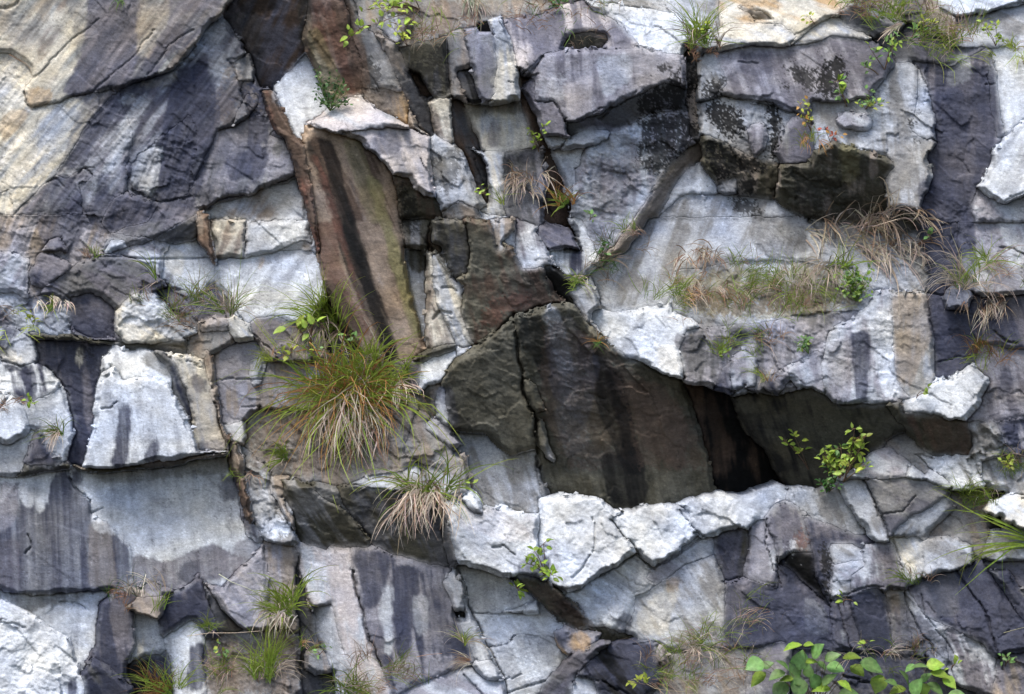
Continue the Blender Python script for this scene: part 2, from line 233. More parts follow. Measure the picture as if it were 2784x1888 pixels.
G slab 5 -5 4 w M .5 10 .9|1870,640 2050,670 2090,640 2200,650 2220,800 2250,1000 H:250,1200 330,1400 300,1600 180,1600 140,1470 60,1300 G:2090,1000 2000,1010 1930,950 1880,760
G slab 0 -34 1 w g .4 14 1.1|1990,1020 2090,1010 2130,1200 2230,1470 2280,1600 2150,1600 2000,1200
H slab 5 4 5 p N .4 8 .8|120,650 240,650 370,690 620,760 750,780 700,880 760,1050 830,1200 900,1370 700,1440 520,1530 320,1430 250,1200 170,950 130,800
H slab 16 -4 16 W w .35 60 1.3|690,345 820,340 900,305 940,330 960,390 1060,400 1080,375 1140,400 1230,440 1310,430 1315,640 1360,750 1370,860 1290,830 1180,820 1130,850 1000,800 850,760 800,750 760,600 730,450
H block 28 5 19 W w .3 30 .8|820,350 900,305 940,330 955,440 900,430
H slab -5 -48 8 G b .5 12 .9|690,345 730,450 760,600 800,755 750,770 700,600
H slab 12 -5 18 W w .3 50 1.2|1310,330 1420,310 1520,310 1680,340 1760,400 1840,420 1760,480 1860,590 1920,690 1720,820 1600,870 1540,930 1500,940 1400,890 1370,850 1360,750 1315,640
H slab 13 6 19 W w .35 60 1.2|1760,480 1850,420 1960,400 2180,375 2318,330 2340,460 2350,580 2040,780 1920,690 1860,590
I slab 14 10 20 w W .5 60 1.2|140,370 300,310 420,300 540,315 640,290 760,245 850,285 740,380 650,470 540,520 300,575 230,560 200,430
H slab 2 2 2 W w .5 55 1.5|1540,930 1720,820 1920,690 2040,780 2200,850 2120,900 2130,950 1900,1180 1860,1210 1720,1140 1620,1150 1600,1060 1420,900 1500,940
I slab 2 5 4 w p .5 55 1|-20,780 260,580 360,620 360,690 200,760 0,880 -80,850
I slab 5 0 2 w g .5 30 1.4|-130,960 0,880 200,760 370,690 430,860 430,1250 100,1290 0,1250 -200,1190 -130,1000
I slab -3 10 0 P O .5 -10 1|360,620 520,520 580,600 570,830 450,870 400,780 370,700
I slab 6 -6 6 p P .4 5 .8|590,600 640,480 700,520 760,700 760,900 560,850
I slab 10 5 10 P g .4 8 .9|700,480 760,370 860,380 960,430 980,680 860,690 790,740 760,700
I slab 8 4 2 P N .5 3 1.1|430,870 560,830 760,900 790,760 930,870 1080,1000 1120,1100 1110,1310 900,1300 430,1270
I slab -20 -16 1 K N .2 10 1|790,740 860,690 980,680 1010,850 1060,960 1080,990 930,880
I rock 6 6 6 N P .5 10 1.4|930,440 1100,520 1330,580 1380,640 1300,650 1250,600 1100,620 1110,740 1100,900 1080,990 1010,850 980,680
I block 12 0 6 w g .4 60 1.1|1100,640 1180,630 1310,690 1200,720 1100,750
I block 12 0 7 w p .4 60 1.1|1110,770 1220,740 1320,770 1240,840 1110,870
I block 8 0 5 w g .4 60 1|1110,870 1220,850 1210,930 1100,960
I rock 10 4 8 w P .5 10 1.2|1300,630 1400,620 1480,640 1520,740 1570,860 1560,920 1400,900 1240,900 1230,830 1330,760
I block 8 5 6 g w .5 20 1.1|850,270 900,270 1060,300 1160,300 1200,380 1240,430 1330,570 1150,530 1000,470 960,430 860,380 830,320
I slab 6 -10 12 g w .5 25 1|1160,290 1250,240 1320,240 1420,440 1460,560 1420,610 1340,580 1240,430 1200,380
I slab 6 2 10 P g .5 60 1|1320,230 1700,240 1850,330 1640,440 1520,570 1470,570 1420,440
I slab -4 10 6 w g .5 -40 1|1850,330 1900,400 1700,570 1520,590 1480,570 1640,440
I slab 24 0 12 w p .4 60 1|1190,200 1330,100 1500,30 1600,50 1590,160 1500,215 1300,220
I slab 16 8 12 w W .4 60 1.1|1590,160 1640,60 1800,180 1900,260 1740,235 1600,200
F block 4 -4 2 b g .5 30 1.3|1450,1380 1560,1330 1640,1400 1760,1490 1700,1600 1500,1440
F rock 4 0 8 W g .5 20 2.4|1980,1260 2150,1260 2200,1400 2180,1560 2060,1600 2000,1450
F rock 6 0 5 p N .5 20 1.5|2150,1260 2400,1200 2400,1600 2180,1560 2200,1400
I rock 10 -4 9 W g .4 30 2.4|1620,60 1780,100 1900,60 2000,100 2050,280 1900,270 1760,180
F slab 8 0 12 w W .5 40 1.1|1740,1020 2000,900 2100,1000 2030,1180 1960,1240 1850,1250 1700,1200 1560,1180 1560,1120 1700,1090
F rock 2 0 0 p P .5 10 1.4|2000,900 2050,750 2400,800 2400,1230 2150,1260 1960,1245 2030,1180 2100,1000
F slab 1 -6 0 N P .3 5 1.1|1700,430 1720,300 1660,60 1900,0 1900,350 1830,430 1800,560 1960,560 2000,700 2010,850 1950,900 1840,1000 1760,950 1750,700
F rock 12 0 4 w p .5 20 1.5|1900,0 2400,0 2400,450 2050,470 1900,380
F rock 20 0 14 W w .4 40 1.2|1830,430 1870,390 1940,420 2000,470 1960,540 1860,550 1810,500
F rock 4 0 -2 N P .5 20 1.4|2050,470 2400,460 2400,820 2050,760 1990,640 1960,560 2000,480
I rock 8 0 0 g w .5 20 1.8|2050,100 2400,60 2400,400 2318,330 2250,300 2150,290 2060,200
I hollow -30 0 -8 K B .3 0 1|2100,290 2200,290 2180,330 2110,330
I block 20 0 14 C W .5 60 1.3|2060,410 2230,305 2318,330 2400,400 2400,560 2318,530 2160,460
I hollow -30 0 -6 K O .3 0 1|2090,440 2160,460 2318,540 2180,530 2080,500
I block 12 0 8 w g .5 40 1.3|2050,700 2130,560 2200,510 2400,560 2400,750 2080,730
I rock 2 0 -4 g b .5 20 1.8|1850,330 2050,280 2100,330 2060,420 2090,560 2040,720 1990,700 1990,640 1850,570 1740,570 1900,400
I block 6 -4 5 C w .5 30 1.4|1480,600 1620,580 1660,640 1700,700 1680,800 1600,880 1560,800 1500,660
I block 14 0 8 w g .4 60 1.1|1740,580 1850,570 1990,640 1990,760 1700,830 1690,680
I rock 12 -4 3 P N .5 15 1.2|1600,900 1900,790 2080,740 2318,1100 2318,1340 2150,1340 1900,1100 1780,1100 1680,1080 1600,950
I block 8 12 8 g N .5 35 1|2090,790 2220,800 2318,940 2400,1050 2400,1200 2300,1100
I block 4 0 2 P G .5 30 1.4|2060,750 2400,740 2400,1050 2318,940 2220,800 2090,790
I slab 4 -4 2 P N .5 12 1.1|1100,1010 1250,940 1220,1000 1300,1250 1320,1400 1480,1400 1480,1600 1100,1600 1110,1300
I slab -2 14 3 N G .4 15 1.1|1220,950 1400,920 1470,1200 1500,1350 1300,1250 1220,1000
I block 4 -2 1 b g .5 5 1.5|1470,930 1560,930 1560,1060 1620,1300 1700,1600 1500,1600 1480,1300
I block 8 -14 3 w g .5 20 1.4|1560,930 1600,950 1700,1090 1850,1250 1900,1400 1650,1350
I block 14 0 6 w p .4 20 1.2|1700,1300 1800,1290 1830,1420 1720,1450
I rock 8 0 3 P w .5 20 1.4|1830,1200 2050,1260 2150,1400 2100,1600 1850,1500
I rock 10 0 2 b P .5 20 1.6|2150,1340 2400,1300 2400,1700 2100,1700
I rock 16 -4 4 P g .5 30 1.2|550,1310 800,1250 870,1300 850,1700 560,1700
I rock 6 0 -4 G N .5 30 1.3|850,1300 1110,1300 1700,1350 1850,1500 2100,1600 2100,1750 850,1750
H rock 10 0 0 g b .5 30 1.6|2080,1280 2440,1290 2620,1300 2620,1700 1950,1700 2100,1500
H rock -24 6 4 O K .4 40 2|1130,850 1190,830 1370,860 1420,900 1600,1060 1620,1150 1900,1210 1740,1240 1640,1230 1540,1170 1430,1080 1300,970 1220,910
H slab 4 -2 -12 w W .5 8 .9|790,775 850,770 1000,810 1130,860 1220,910 1300,985 1200,1040 1080,1060 900,1060 860,930 810,830
H slab 4 -2 -8 W w .4 30 1.1|900,1060 1080,1065 1310,1070 1310,990 1430,1150 1480,1160 1410,1220 1200,1200 990,1280 930,1150
H slab 5 4 -5 W w .5 30 1.1|990,1280 1200,1200 1410,1220 1440,1300 1560,1340 1350,1480 1300,1600 1110,1600 1090,1480
H block 34 -4 2 W w .3 60 .9|1080,1060 1200,1040 1300,985 1310,1070 1150,1075
H slab 4 -6 8 w M .4 14 .9|690,880 740,800 800,790 830,900 860,1040 780,1060 740,950
H slab 2 -18 4 w W .4 20 1|830,900 870,1050 930,1180 980,1290 1080,1480 1060,1500 900,1340 850,1180 800,1080 850,1040
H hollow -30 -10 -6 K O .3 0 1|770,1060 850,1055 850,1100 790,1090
H block 18 -6 9 w W .4 20 .9|890,1370 1000,1340 1080,1480 960,1480
H rock 26 -5 6 w p .5 60 1.1|520,1530 850,1400 900,1400 960,1480 1080,1500 1110,1700 480,1700
H rock 8 -6 4 p T .4 30 1.3|1410,1180 1480,1155 1700,1190 1680,1250 1500,1340 1440,1300 1410,1230
H slab -6 -20 4 G P .5 -40 1.1|1340,1500 1480,1350 1700,1240 1760,1260 1560,1430 1500,1490 1530,1700 1300,1700
H rock 6 6 6 N K .4 40 1.2|1560,1430 1760,1260 1900,1230 2050,1270 2100,1390 2050,1500 1900,1700 1680,1700 1530,1500
H block 10 0 2 w W .4 10 1|1540,1460 1650,1480 1700,1700 1530,1700
H block 8 6 9 b M .4 10 1|2050,1270 2120,1290 2130,1380 2100,1400 2040,1340
A slab -6 8 5 t B .35 27.5 .7|1915,800 1950,795 2130,860 2260,910 2380,1000 2470,1090 2500,1200 2520,1400 E:430,20 470,170 470,300 500,450 560,620 590,790 510,860 440,880 300,850 D:2300,860 2130,620 2050,350 2000,100 A:1990,1400 1930,1000 1900,870
'''
STAINS_AND_SHADE = '''
A g .7 s -38|420,-60 900,-60 860,300 700,520 560,600 380,600 500,420
A P .85 s -35|560,-60 860,-60 860,360 760,520 560,590 400,600 520,380
A b .6 s -35|880,-60 1100,-60 1000,300 860,440 860,200
A N .75 s -25|860,330 1000,420 900,700 760,760 600,900 460,1060 380,1080 560,760 700,560
A N .85 s -12|1100,450 1330,400 1360,620 1330,900 1260,1180 1200,1300 980,1290 980,1000 1050,700
A G .6 s -20|1300,150 1640,60 1640,560 1560,740 1400,560 1320,350
A N .7 s -15|300,1150 420,1100 560,1300 480,1560 280,1560 220,1400
A P .75 s -35|700,-60 870,-60 860,130 850,350 820,480 640,560 560,590 380,600 500,420 590,250 650,120
A P .8 s -30|1080,-60 1480,-60 1300,180 1160,290 1000,430 870,470 960,320 1060,150
A P .6 s -30|380,600 700,400 860,380 840,560 600,700 540,880 560,640
A N .8 s -5|1170,400 1320,380 1340,620 1300,800 1230,900 1190,1180 1080,1260 1000,1260 1020,900 1050,750 1100,620
A N .8 s -20|1420,1000 1660,900 1680,1000 1600,1180 1540,1080 1450,1160
A N .8 s -5|1520,520 1640,560 1690,760 1680,900 1560,960 1560,740
A N .7 s -30|380,1080 520,860 600,700 740,600 760,700 560,920 540,1030 440,1060
A N .7 s -5|640,1080 740,1040 740,1220 680,1330 600,1460 570,1400 620,1200
A N .6 s -5|1250,1180 1340,1150 1350,1320 1280,1330 1240,1260
A C .5 s -35|0,920 240,860 240,1000 60,1200 -40,1200
A W .8 s -3|880,940 1040,920 1010,1050 990,1230 860,1180 820,1150 860,1040
A w .6 s -3|720,860 790,780 770,1050 740,1200 690,1240 680,1180 710,1000
A T .5 s 0|250,-50 340,-50 300,120 250,160 240,60
A T .6 s -30|150,560 330,560 330,650 200,680 160,640
A T .4 s -40|0,720 200,680 130,800 0,900
A C .5 s -30|840,520 1000,500 1140,440 1100,520 950,560 880,560
A W .6 s 0|750,600 900,590 860,650 740,670
A K .7 s -10|1480,-60 1740,-60 1760,60 1500,80
A K .5 s -5|1850,150 1900,350 1860,320 1840,200
A R .5 s 15|1960,-60 2160,-60 2260,300 2300,560 2180,600 2060,400 1960,250
A W .3 s 10|1700,600 1930,360 1960,560 1800,690
A K .8 s 22|1950,840 2010,900 2100,1150 2220,1400 2318,1600 2250,1700 2120,1400 2000,1100 1940,950
E R .6 s 24|-100,0 30,0 60,300 180,560 260,700 180,740 60,560 -60,300
E K .75 s 20|30,0 120,20 200,200 330,480 380,680 440,880 340,860 250,640 140,400 60,200
E t .6 s 22|140,0 270,0 380,300 520,700 560,800 460,860 380,600 250,300
E Y .6 s 20|330,0 400,60 470,300 540,560 590,760 560,760 470,520 380,260
B Y .4 s 20|60,850 200,900 260,1100 330,1400 250,1400 180,1200 100,980
B B .9 s 24|-150,850 0,900 100,1250 60,1400 -60,1000
E B .9 s 20|-60,350 60,420 200,700 120,740 0,600
B K .7 l 20|130,250 250,350 340,560 300,580 200,560 150,420
B K .6 l 0|430,440 740,260 740,600 680,600
B K .7 l 5|690,460 760,440 760,600 700,600
B K .7 s 5|1080,990 1150,960 1140,1120 1110,1130
B K .6 l 20|640,960 830,930 830,1080 700,1250 640,1100
B N .5 s 0|1180,950 1300,930 1340,980 1200,1040
B N .4 s 3|1020,620 900,600 930,300 1040,350
B N .5 s 30|240,870 420,850 440,950 300,980
B M .4 s 3|1460,540 1640,470 1640,740 1500,740
B w .6 s 3|1660,360 1880,330 1900,480 1740,620 1700,540
B w .4 l 3|1290,460 1500,480 1470,640 1290,620
B K .9 l 5|1880,620 2100,510 2230,380 2240,560 2240,690 2100,700 1950,740
B K .85 l 5|1990,400 2160,390 2160,470 2060,470
B K .85 l 5|1900,760 2060,700 2240,720 2318,820 2280,920 2180,990 2100,1080 2000,1100 1900,1000 1960,900
B W .8 s 0|1820,820 1960,780 1960,880 1860,870
B W .7 s 10|1940,960 2040,960 2000,1020
B P .5 s 0|1610,1000 1880,1000 1920,1280 1700,1380 1640,1200
B O .6 s 0|850,660 1180,650 1180,720 1020,700 950,740 880,720
B P .6 s 0|1000,740 1070,740 1060,920 990,930
B C .5 s 3|1030,440 1180,420 1180,620 1040,600
B K .7 l 8|420,1140 520,1200 560,1300 560,1500 480,1500 420,1300
B M .6 s 40|0,660 170,620 400,760 200,780
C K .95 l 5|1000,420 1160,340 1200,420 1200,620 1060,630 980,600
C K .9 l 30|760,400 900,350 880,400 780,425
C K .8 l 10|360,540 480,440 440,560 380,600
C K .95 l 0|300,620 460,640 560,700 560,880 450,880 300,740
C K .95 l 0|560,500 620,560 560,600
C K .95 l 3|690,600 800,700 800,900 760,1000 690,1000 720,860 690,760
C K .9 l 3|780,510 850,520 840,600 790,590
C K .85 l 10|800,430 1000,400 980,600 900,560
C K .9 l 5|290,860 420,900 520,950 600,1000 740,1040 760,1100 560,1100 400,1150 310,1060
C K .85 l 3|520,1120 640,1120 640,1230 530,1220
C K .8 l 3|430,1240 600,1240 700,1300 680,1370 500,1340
C N .5 s 10|520,330 720,340 740,480 480,460
C T .6 s 60|420,-60 700,-60 700,40 560,60
C C .5 s 60|400,0 560,100 420,160
C Y .35 s 0|1150,900 1280,930 1290,1100 1180,1200
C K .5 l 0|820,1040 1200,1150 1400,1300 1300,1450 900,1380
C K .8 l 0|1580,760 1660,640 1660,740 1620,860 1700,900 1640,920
C N .8 s 3|1800,560 1940,580 1960,900 1880,900 1840,720
C N .7 s -10|2030,920 2110,930 2110,1020 2020,1090
C N .6 s -3|1640,1150 1960,1150 2010,1600 1700,1600
C w .7 s -3|1840,400 1960,320 1990,480 1840,560
C g .6 s -3|2100,310 2120,310 2200,600 2200,700
F G .6 s 0|600,-40 950,-40 950,200 700,220 600,120
F P .7 s 0|100,700 180,700 200,820 150,820
F N .85 s 0|1230,690 1330,690 1350,900 1330,1140 1270,1100 1240,900
F W .8 s 0|1340,580 1480,560 1500,800 1500,1000 1560,1100 1450,1120 1380,900
F t .45 s 0|1490,450 1700,440 1740,700 1600,1040 1520,1000 1490,800
F p .6 s 0|1110,760 1230,720 1240,1000 1200,1140 1130,1140 1060,900
F K .6 s 15|540,1200 640,1200 700,1400 900,1576 760,1576 600,1350
F B .4 s 8|310,1070 380,1080 430,1300 470,1576 380,1576 350,1300
F N .5 s 5|1720,100 1900,60 1960,560 2000,850 1800,980 1760,700
F N .7 s 20|2130,560 2220,580 2300,720 2250,760 2130,690
F N .6 s 5|2180,900 2250,950 2220,1110 2120,1100 2170,1000
F W .7 s 20|1720,1050 1980,920 1990,1000 1900,1120 1960,1230 1800,1200 1560,1160
F B .5 s 10|1700,1220 1960,1280 1980,1420 1800,1480 1740,1380
F C .4 s 0|0,780 140,800 160,950 20,940
E w .55 s 12|1340,550 1430,540 1470,680 1550,950 1430,960 1400,850 1370,700
E K .9 s 12|1720,860 1850,980 1900,1250 1980,1600 1860,1600 1800,1200 1730,1020
E K .6 s 12|1180,600 1330,600 1400,950 1360,1080 1280,860 1200,760
E K .6 l 12|1480,560 1640,700 1760,900 1740,1200 1620,1050 1560,900
E g .4 s 12|1400,1180 1560,1150 1640,1400 1480,1500
E g .35 s 12|1420,960 1560,980 1580,1100 1460,1120
E K .5 s 10|950,1310 760,1300 760,1200 900,1260
E B .6 s 10|1860,1000 2100,1020 2250,1300 2200,1576 1960,1400
E R .55 l 0|1050,440 1300,440 1250,540 1100,600 960,700 900,650
E K .6 l 0|1200,290 1360,290 1500,480 1400,500 1320,400 1220,400
E T .6 l 0|1150,500 1210,500 1190,540 1140,540
E K .6 s 10|640,-20 700,-20 760,220 700,180
E O .9 s 0|470,170 590,180 600,300 560,340 480,300
E P .4 s 0|1300,90 1540,60 1570,160 1400,120
E N .6 s 0|1500,200 1560,200 1570,320 1510,310
E o .5 s 20|860,20 960,20 1000,250 900,350 850,200
H g .4 s 20|880,120 1000,150 1200,400 1100,380
H K .8 s 10|1850,0 1950,40 2000,260 1980,400 1880,400 1850,200
H K .6 l 10|1690,250 1800,250 1850,400 1740,370
D N .9 s 3|100,930 230,900 240,1000 230,1130 180,1100 160,1020
D N .9 s 2|770,1130 825,1130 830,1280 800,1450 800,1545 700,1550 740,1350 750,1250
D N .85 s 4|970,1350 1000,1370 980,1520 880,1530 930,1450
D N .6 s 0|1220,1380 1300,1370 1320,1460 1220,1480
D p .6 s 0|1280,1380 1440,1380 1440,1450 1290,1470
D w .5 s 0|620,1020 700,1040 700,1160 640,1180 610,1100
D O .6 s 60|870,840 960,820 1060,840 1090,1000 1000,950 900,900
D G .5 s 15|1120,1080 1200,1250 1200,1330 1130,1170
D N .7 s 3|1200,960 1290,960 1310,1100 1230,1060
D N .7 s 0|1030,320 1080,300 1090,440 1040,440
D N .8 s 0|1300,380 1370,380 1360,560 1290,540
D p .5 s 0|1480,780 1560,780 1540,1000 1480,1000
D T .4 s -20|1620,220 1680,220 1640,300 1600,300
D W .6 s 60|760,550 950,480 1100,600 900,640 780,640
D C .8 s 0|485,780 520,790 520,900 480,890
D K .6 l 0|450,750 620,780 600,860 520,860
D P .6 s 0|450,520 720,520 720,720 560,720 450,640
D C .5 s 0|1020,160 1150,160 1140,400 1040,260
D b .5 s 0|1580,620 1800,640 1850,800 1640,780
D C .5 s 0|-60,780 100,810 200,880 60,880
G N .85 s 3|110,250 200,260 210,420 230,450 290,400 330,250 360,170 430,190 460,280 560,360 580,440 580,560 700,560 820,650 830,900 700,940 60,940 -80,900 -80,560 0,400
G p .7 s 0|-80,260 100,250 110,480 -80,600
G W .7 s 0|130,215 210,210 210,400 120,380
G P .6 s 5|-60,600 120,600 130,920 -60,920
G N .9 s 3|440,160 520,170 510,300 460,240
G b .4 s 3|570,480 690,500 740,900 560,900
G P .85 s 3|830,700 1060,750 1200,680 1300,640 1420,660 1480,720 1560,700 1500,830 1250,860 1090,920 830,910
G N .6 s 5|1120,780 1250,700 1250,820 1130,880
G N .7 s 5|1380,200 1470,200 1500,360 1400,370
G P .6 s 5|1500,600 1640,610 1540,760 1480,720
G w .5 s 0|820,200 960,210 1000,330 860,320
G O .5 s 0|560,185 1440,90 1450,180 1000,220 700,260
G O .6 s 0|-80,930 560,950 540,1000 400,990 180,1060 80,1000
G w .5 s 20|240,1040 420,1060 500,1200 480,1380 420,1200 320,1150
G N .9 s 3|1200,1270 1290,1240 1320,1400 1260,1560 1180,1570 1190,1400
G N .9 s 3|430,1480 480,1460 470,1600 420,1600
G W .8 l 15|1680,480 1780,440 1840,560 1780,620 1700,560
G p .5 s 20|1500,850 1620,900 1600,1100 1480,1000
G N .5 s 0|1300,820 1390,840 1380,960 1300,900
G W .35 s 0|1900,860 2050,700 2080,900 2000,1000
H N .85 s 3|180,660 370,690 350,850 300,1000 230,1080 200,900 120,700
H N .9 s 3|390,760 560,780 540,950 520,1100 480,1350 400,1330 390,1000
H w .9 s 2|345,870 385,870 390,1050 390,1300 330,1350 320,1100
H N .4 s 3|620,900 700,900 800,1200 850,1350 600,1300
H w .5 s 3|520,950 620,950 600,1200 540,1200
H P .7 s 2|200,1100 320,1150 330,1400 270,1340 240,1200
H b .5 s 3|320,1380 520,1420 520,1500 400,1470
H p .4 s 5|1180,460 1310,440 1310,640 1240,600
H p .4 s 3|1370,500 1420,640 1440,800 1400,860
H N .7 s 3|1130,780 1210,740 1310,640 1370,700 1370,860 1200,830
H w .5 l 60|1160,480 1100,560 1000,560
H N .6 s 3|1830,1060 1900,1060 1880,1200 1800,1180
H C .5 s 50|1900,1100 2100,900 2200,900 2100,1200 1950,1200
H K .7 l 0|1200,900 1350,880 1380,960 1240,920
H N .6 s 3|1420,1190 1480,1180 1480,1290 1420,1270
H T .6 s 3|1500,1180 1650,1200 1620,1300 1500,1290
H N .4 s 3|900,1480 800,1440 600,1520 700,1576
I T .5 s 3|70,830 150,830 130,930 70,930
I w .9 s 2|730,620 762,700 762,820 735,800 720,700
I N .8 s 5|710,900 880,880 940,980 920,1150 820,1200 720,1150
I w .5 s 5|930,960 1050,1020 1080,1200 960,1200
I R .5 l 5|860,540 930,500 960,600 940,690 860,660
I w .8 l 5|840,580 880,560 900,650 960,660 800,730
I K .9 l 3|1030,620 1100,640 1110,800 1110,960 1060,960 1030,820
I N .6 s 5|360,600 500,580 490,700 420,740
I W .7 s 3|1140,1140 1180,1150 1190,1300 1160,1300
I N .8 s 10|1210,960 1380,930 1460,1150 1490,1400 1380,1350 1280,1180
I w .5 s 10|1320,650 1360,640 1370,860 1330,840
I N .8 s 10|1920,860 2060,800 2100,900 2080,1100 1960,1100 1920,1000
I N .6 s 10|2150,1080 2318,1060 2318,1330 2180,1340
I K .6 l 20|1930,1100 2100,1180 2150,1300 2050,1280
I w .5 s 0|1960,1280 2050,1260 2060,1400 1980,1380
I w .4 s 0|300,1450 400,1430 360,1576 260,1576
I W .8 s 0|1000,1540 1100,1540 1100,1600 1000,1600
I G .6 s 0|880,1400 1100,1500 1370,1560 1100,1600 850,1560
C N .55 s 0|1780,420 2080,420 2130,700 2100,1000 2000,1300 2000,1600 1700,1600 1760,1100 1740,800
F N .7 s 2|1680,-20 2000,-20 2010,420 1960,900 1800,980 1740,700
I N .55 s 8|760,760 1100,1000 1110,1300 760,1250 700,1000
I N .5 s 8|1100,1100 1480,1000 1500,1400 1110,1350
I N .5 s 5|380,560 520,520 560,860 440,880
E B .5 l 12|1330,600 1640,700 2000,1000 2300,1250 2380,1560 1500,1560 1300,1200
E K .7 s 14|1640,800 1740,860 1860,1200 1940,1576 1850,1576 1700,1200
E o .5 l 12|780,880 1160,700 1260,1300 1180,1440 1000,1300 760,1200
H K .7 s 10|1700,60 1850,60 1960,300 1900,410 1760,380
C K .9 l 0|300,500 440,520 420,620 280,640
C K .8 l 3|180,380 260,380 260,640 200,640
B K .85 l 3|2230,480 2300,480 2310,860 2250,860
E R 0.7 s 22|-132,-454 -60,-230 10,-7 81,215 153,438 224,661 295,885 324,875 254,655 185,435 115,216 46,-3 -23,-223 -92,-443
E K 0.6 s 22|39,-4 81,130 124,264 167,399 209,534 252,669 295,804 312,799 270,665 228,532 186,398 144,264 102,131 60,-2
E K 0.8 s 22|-93,-536 -19,-302 53,-68 126,165 200,400 273,634 347,868 410,847 341,621 271,395 202,169 133,-57 63,-283 -5,-509
E g 0.35 s 22|-18,-423 33,-257 84,-91 136,74 187,241 239,407 290,573 303,571 252,406 201,241 150,76 99,-89 48,-254 -2,-419
E R 0.45 s 22|82,-268 139,-83 195,102 252,287 308,473 365,658 422,844 436,839 380,655 324,471 269,287 213,103 157,-80 101,-264
E B 0.6 s 22|91,-394 145,-212 200,-30 254,150 309,332 363,514 418,695 433,692 379,512 325,332 272,151 218,-28 164,-208 110,-388
E t 0.5 s 22|191,-118 238,39 285,196 332,354 379,512 426,669 473,827 508,816 462,661 417,507 371,352 326,198 281,43 235,-111
E B 0.5 s 22|204,-241 243,-109 281,22 320,154 359,286 397,418 436,550 449,548 410,417 372,286 334,154 296,23 257,-107 219,-238
E Y 0.65 s 22|223,-298 273,-125 323,47 373,220 423,394 473,567 524,740 576,725 529,557 482,389 434,222 387,54 340,-113 293,-281
E M 0.35 s 22|113,-261 154,-124 196,12 237,150 279,287 320,424 362,562 380,559 339,423 299,287 258,151 217,15 176,-120 135,-256
E O 0.35 s 22|94,-516 117,-438 140,-360 164,-282 187,-203 210,-125 233,-47 291,-39 269,-115 247,-191 225,-267 203,-343 181,-419 159,-495
F Y .45 l 0|100,340 500,280 900,270 1300,320 1380,440 1250,560 700,620 300,600 120,520
F B .5 l 0|120,420 500,380 900,360 1350,400 1300,520 900,560 400,600 150,520
I N .6 s 8|430,900 760,960 900,1250 500,1280 430,1150
I N .7 s 14|1980,980 2100,800 2318,1000 2318,1340 2150,1300
I G .6 s 10|1480,1050 1700,1100 1850,1300 1650,1400 1500,1300
H B .5 l 30|1180,860 1420,900 1620,1080 1700,1200 1500,1150 1300,980
D B .45 l 10|1560,1280 1900,1200 2300,1000 2500,900 2560,1200 2400,1576 1600,1576
G B .5 l 10|1290,1250 1900,1200 1900,1576 1300,1576
B B .5 l 60|450,290 760,180 1000,100 1080,60 700,0 400,60
A B .7 s 15|2080,-60 2180,-60 2300,300 2330,600 2250,600 2180,300
A Y .4 s 15|1940,200 2000,150 2200,600 2100,640 2000,480
A O .5 s 10|1880,-60 1960,-60 1960,330 1900,300
A w .4 s -25|1300,140 1400,120 1420,560 1330,520
A b .5 l -20|1440,340 1600,560 1640,700 1400,820 1360,600
D N .7 s 0|1300,380 1370,380 1360,560 1290,540
E N .4 s 15|680,1040 760,1040 800,1300 740,1280
A N .5 s -25|560,560 900,480 1500,500 1700,820 1640,1180 1240,1320 600,1480 300,1300 420,900
A C .45 s -38|-60,-60 380,-60 260,260 180,420 160,560 -60,700
A W .4 s -38|860,640 1000,560 800,900 700,1100 640,1080 740,860
H w .45 s 55|1400,380 1700,420 1850,640 1700,800 1500,700 1380,560
H w .4 s 60|760,420 1000,440 1250,560 1200,760 900,700
H M .35 s 60|780,400 1100,420 1300,600 1100,620 820,520
I w .45 s 60|300,360 640,320 700,380 500,500 300,500
G w .35 s 3|660,250 1400,200 1420,420 1000,480 700,420
E P .3 s 14|1340,700 1500,560 1700,900 1600,1300 1400,1100
I N .7 s 10|1900,820 2060,780 2318,1000 2318,1340 2150,1340 2000,1180 1900,1120
I N .55 s 10|1500,1000 1680,1080 1880,1300 1860,1420 1650,1380 1500,1280
I G .5 s 10|1600,900 1900,800 1920,1080 1700,1080
I N .5 s 6|560,880 760,920 940,1000 1100,1120 1100,1300 560,1280
I G .45 s 60|1320,240 1700,250 1820,330 1640,440 1470,570 1400,430
D b .35 s 8|1180,880 1380,1180 1420,1440 1300,1440 1230,1300
'''  # the first G O entry paints shadow beneath the jutting white slab
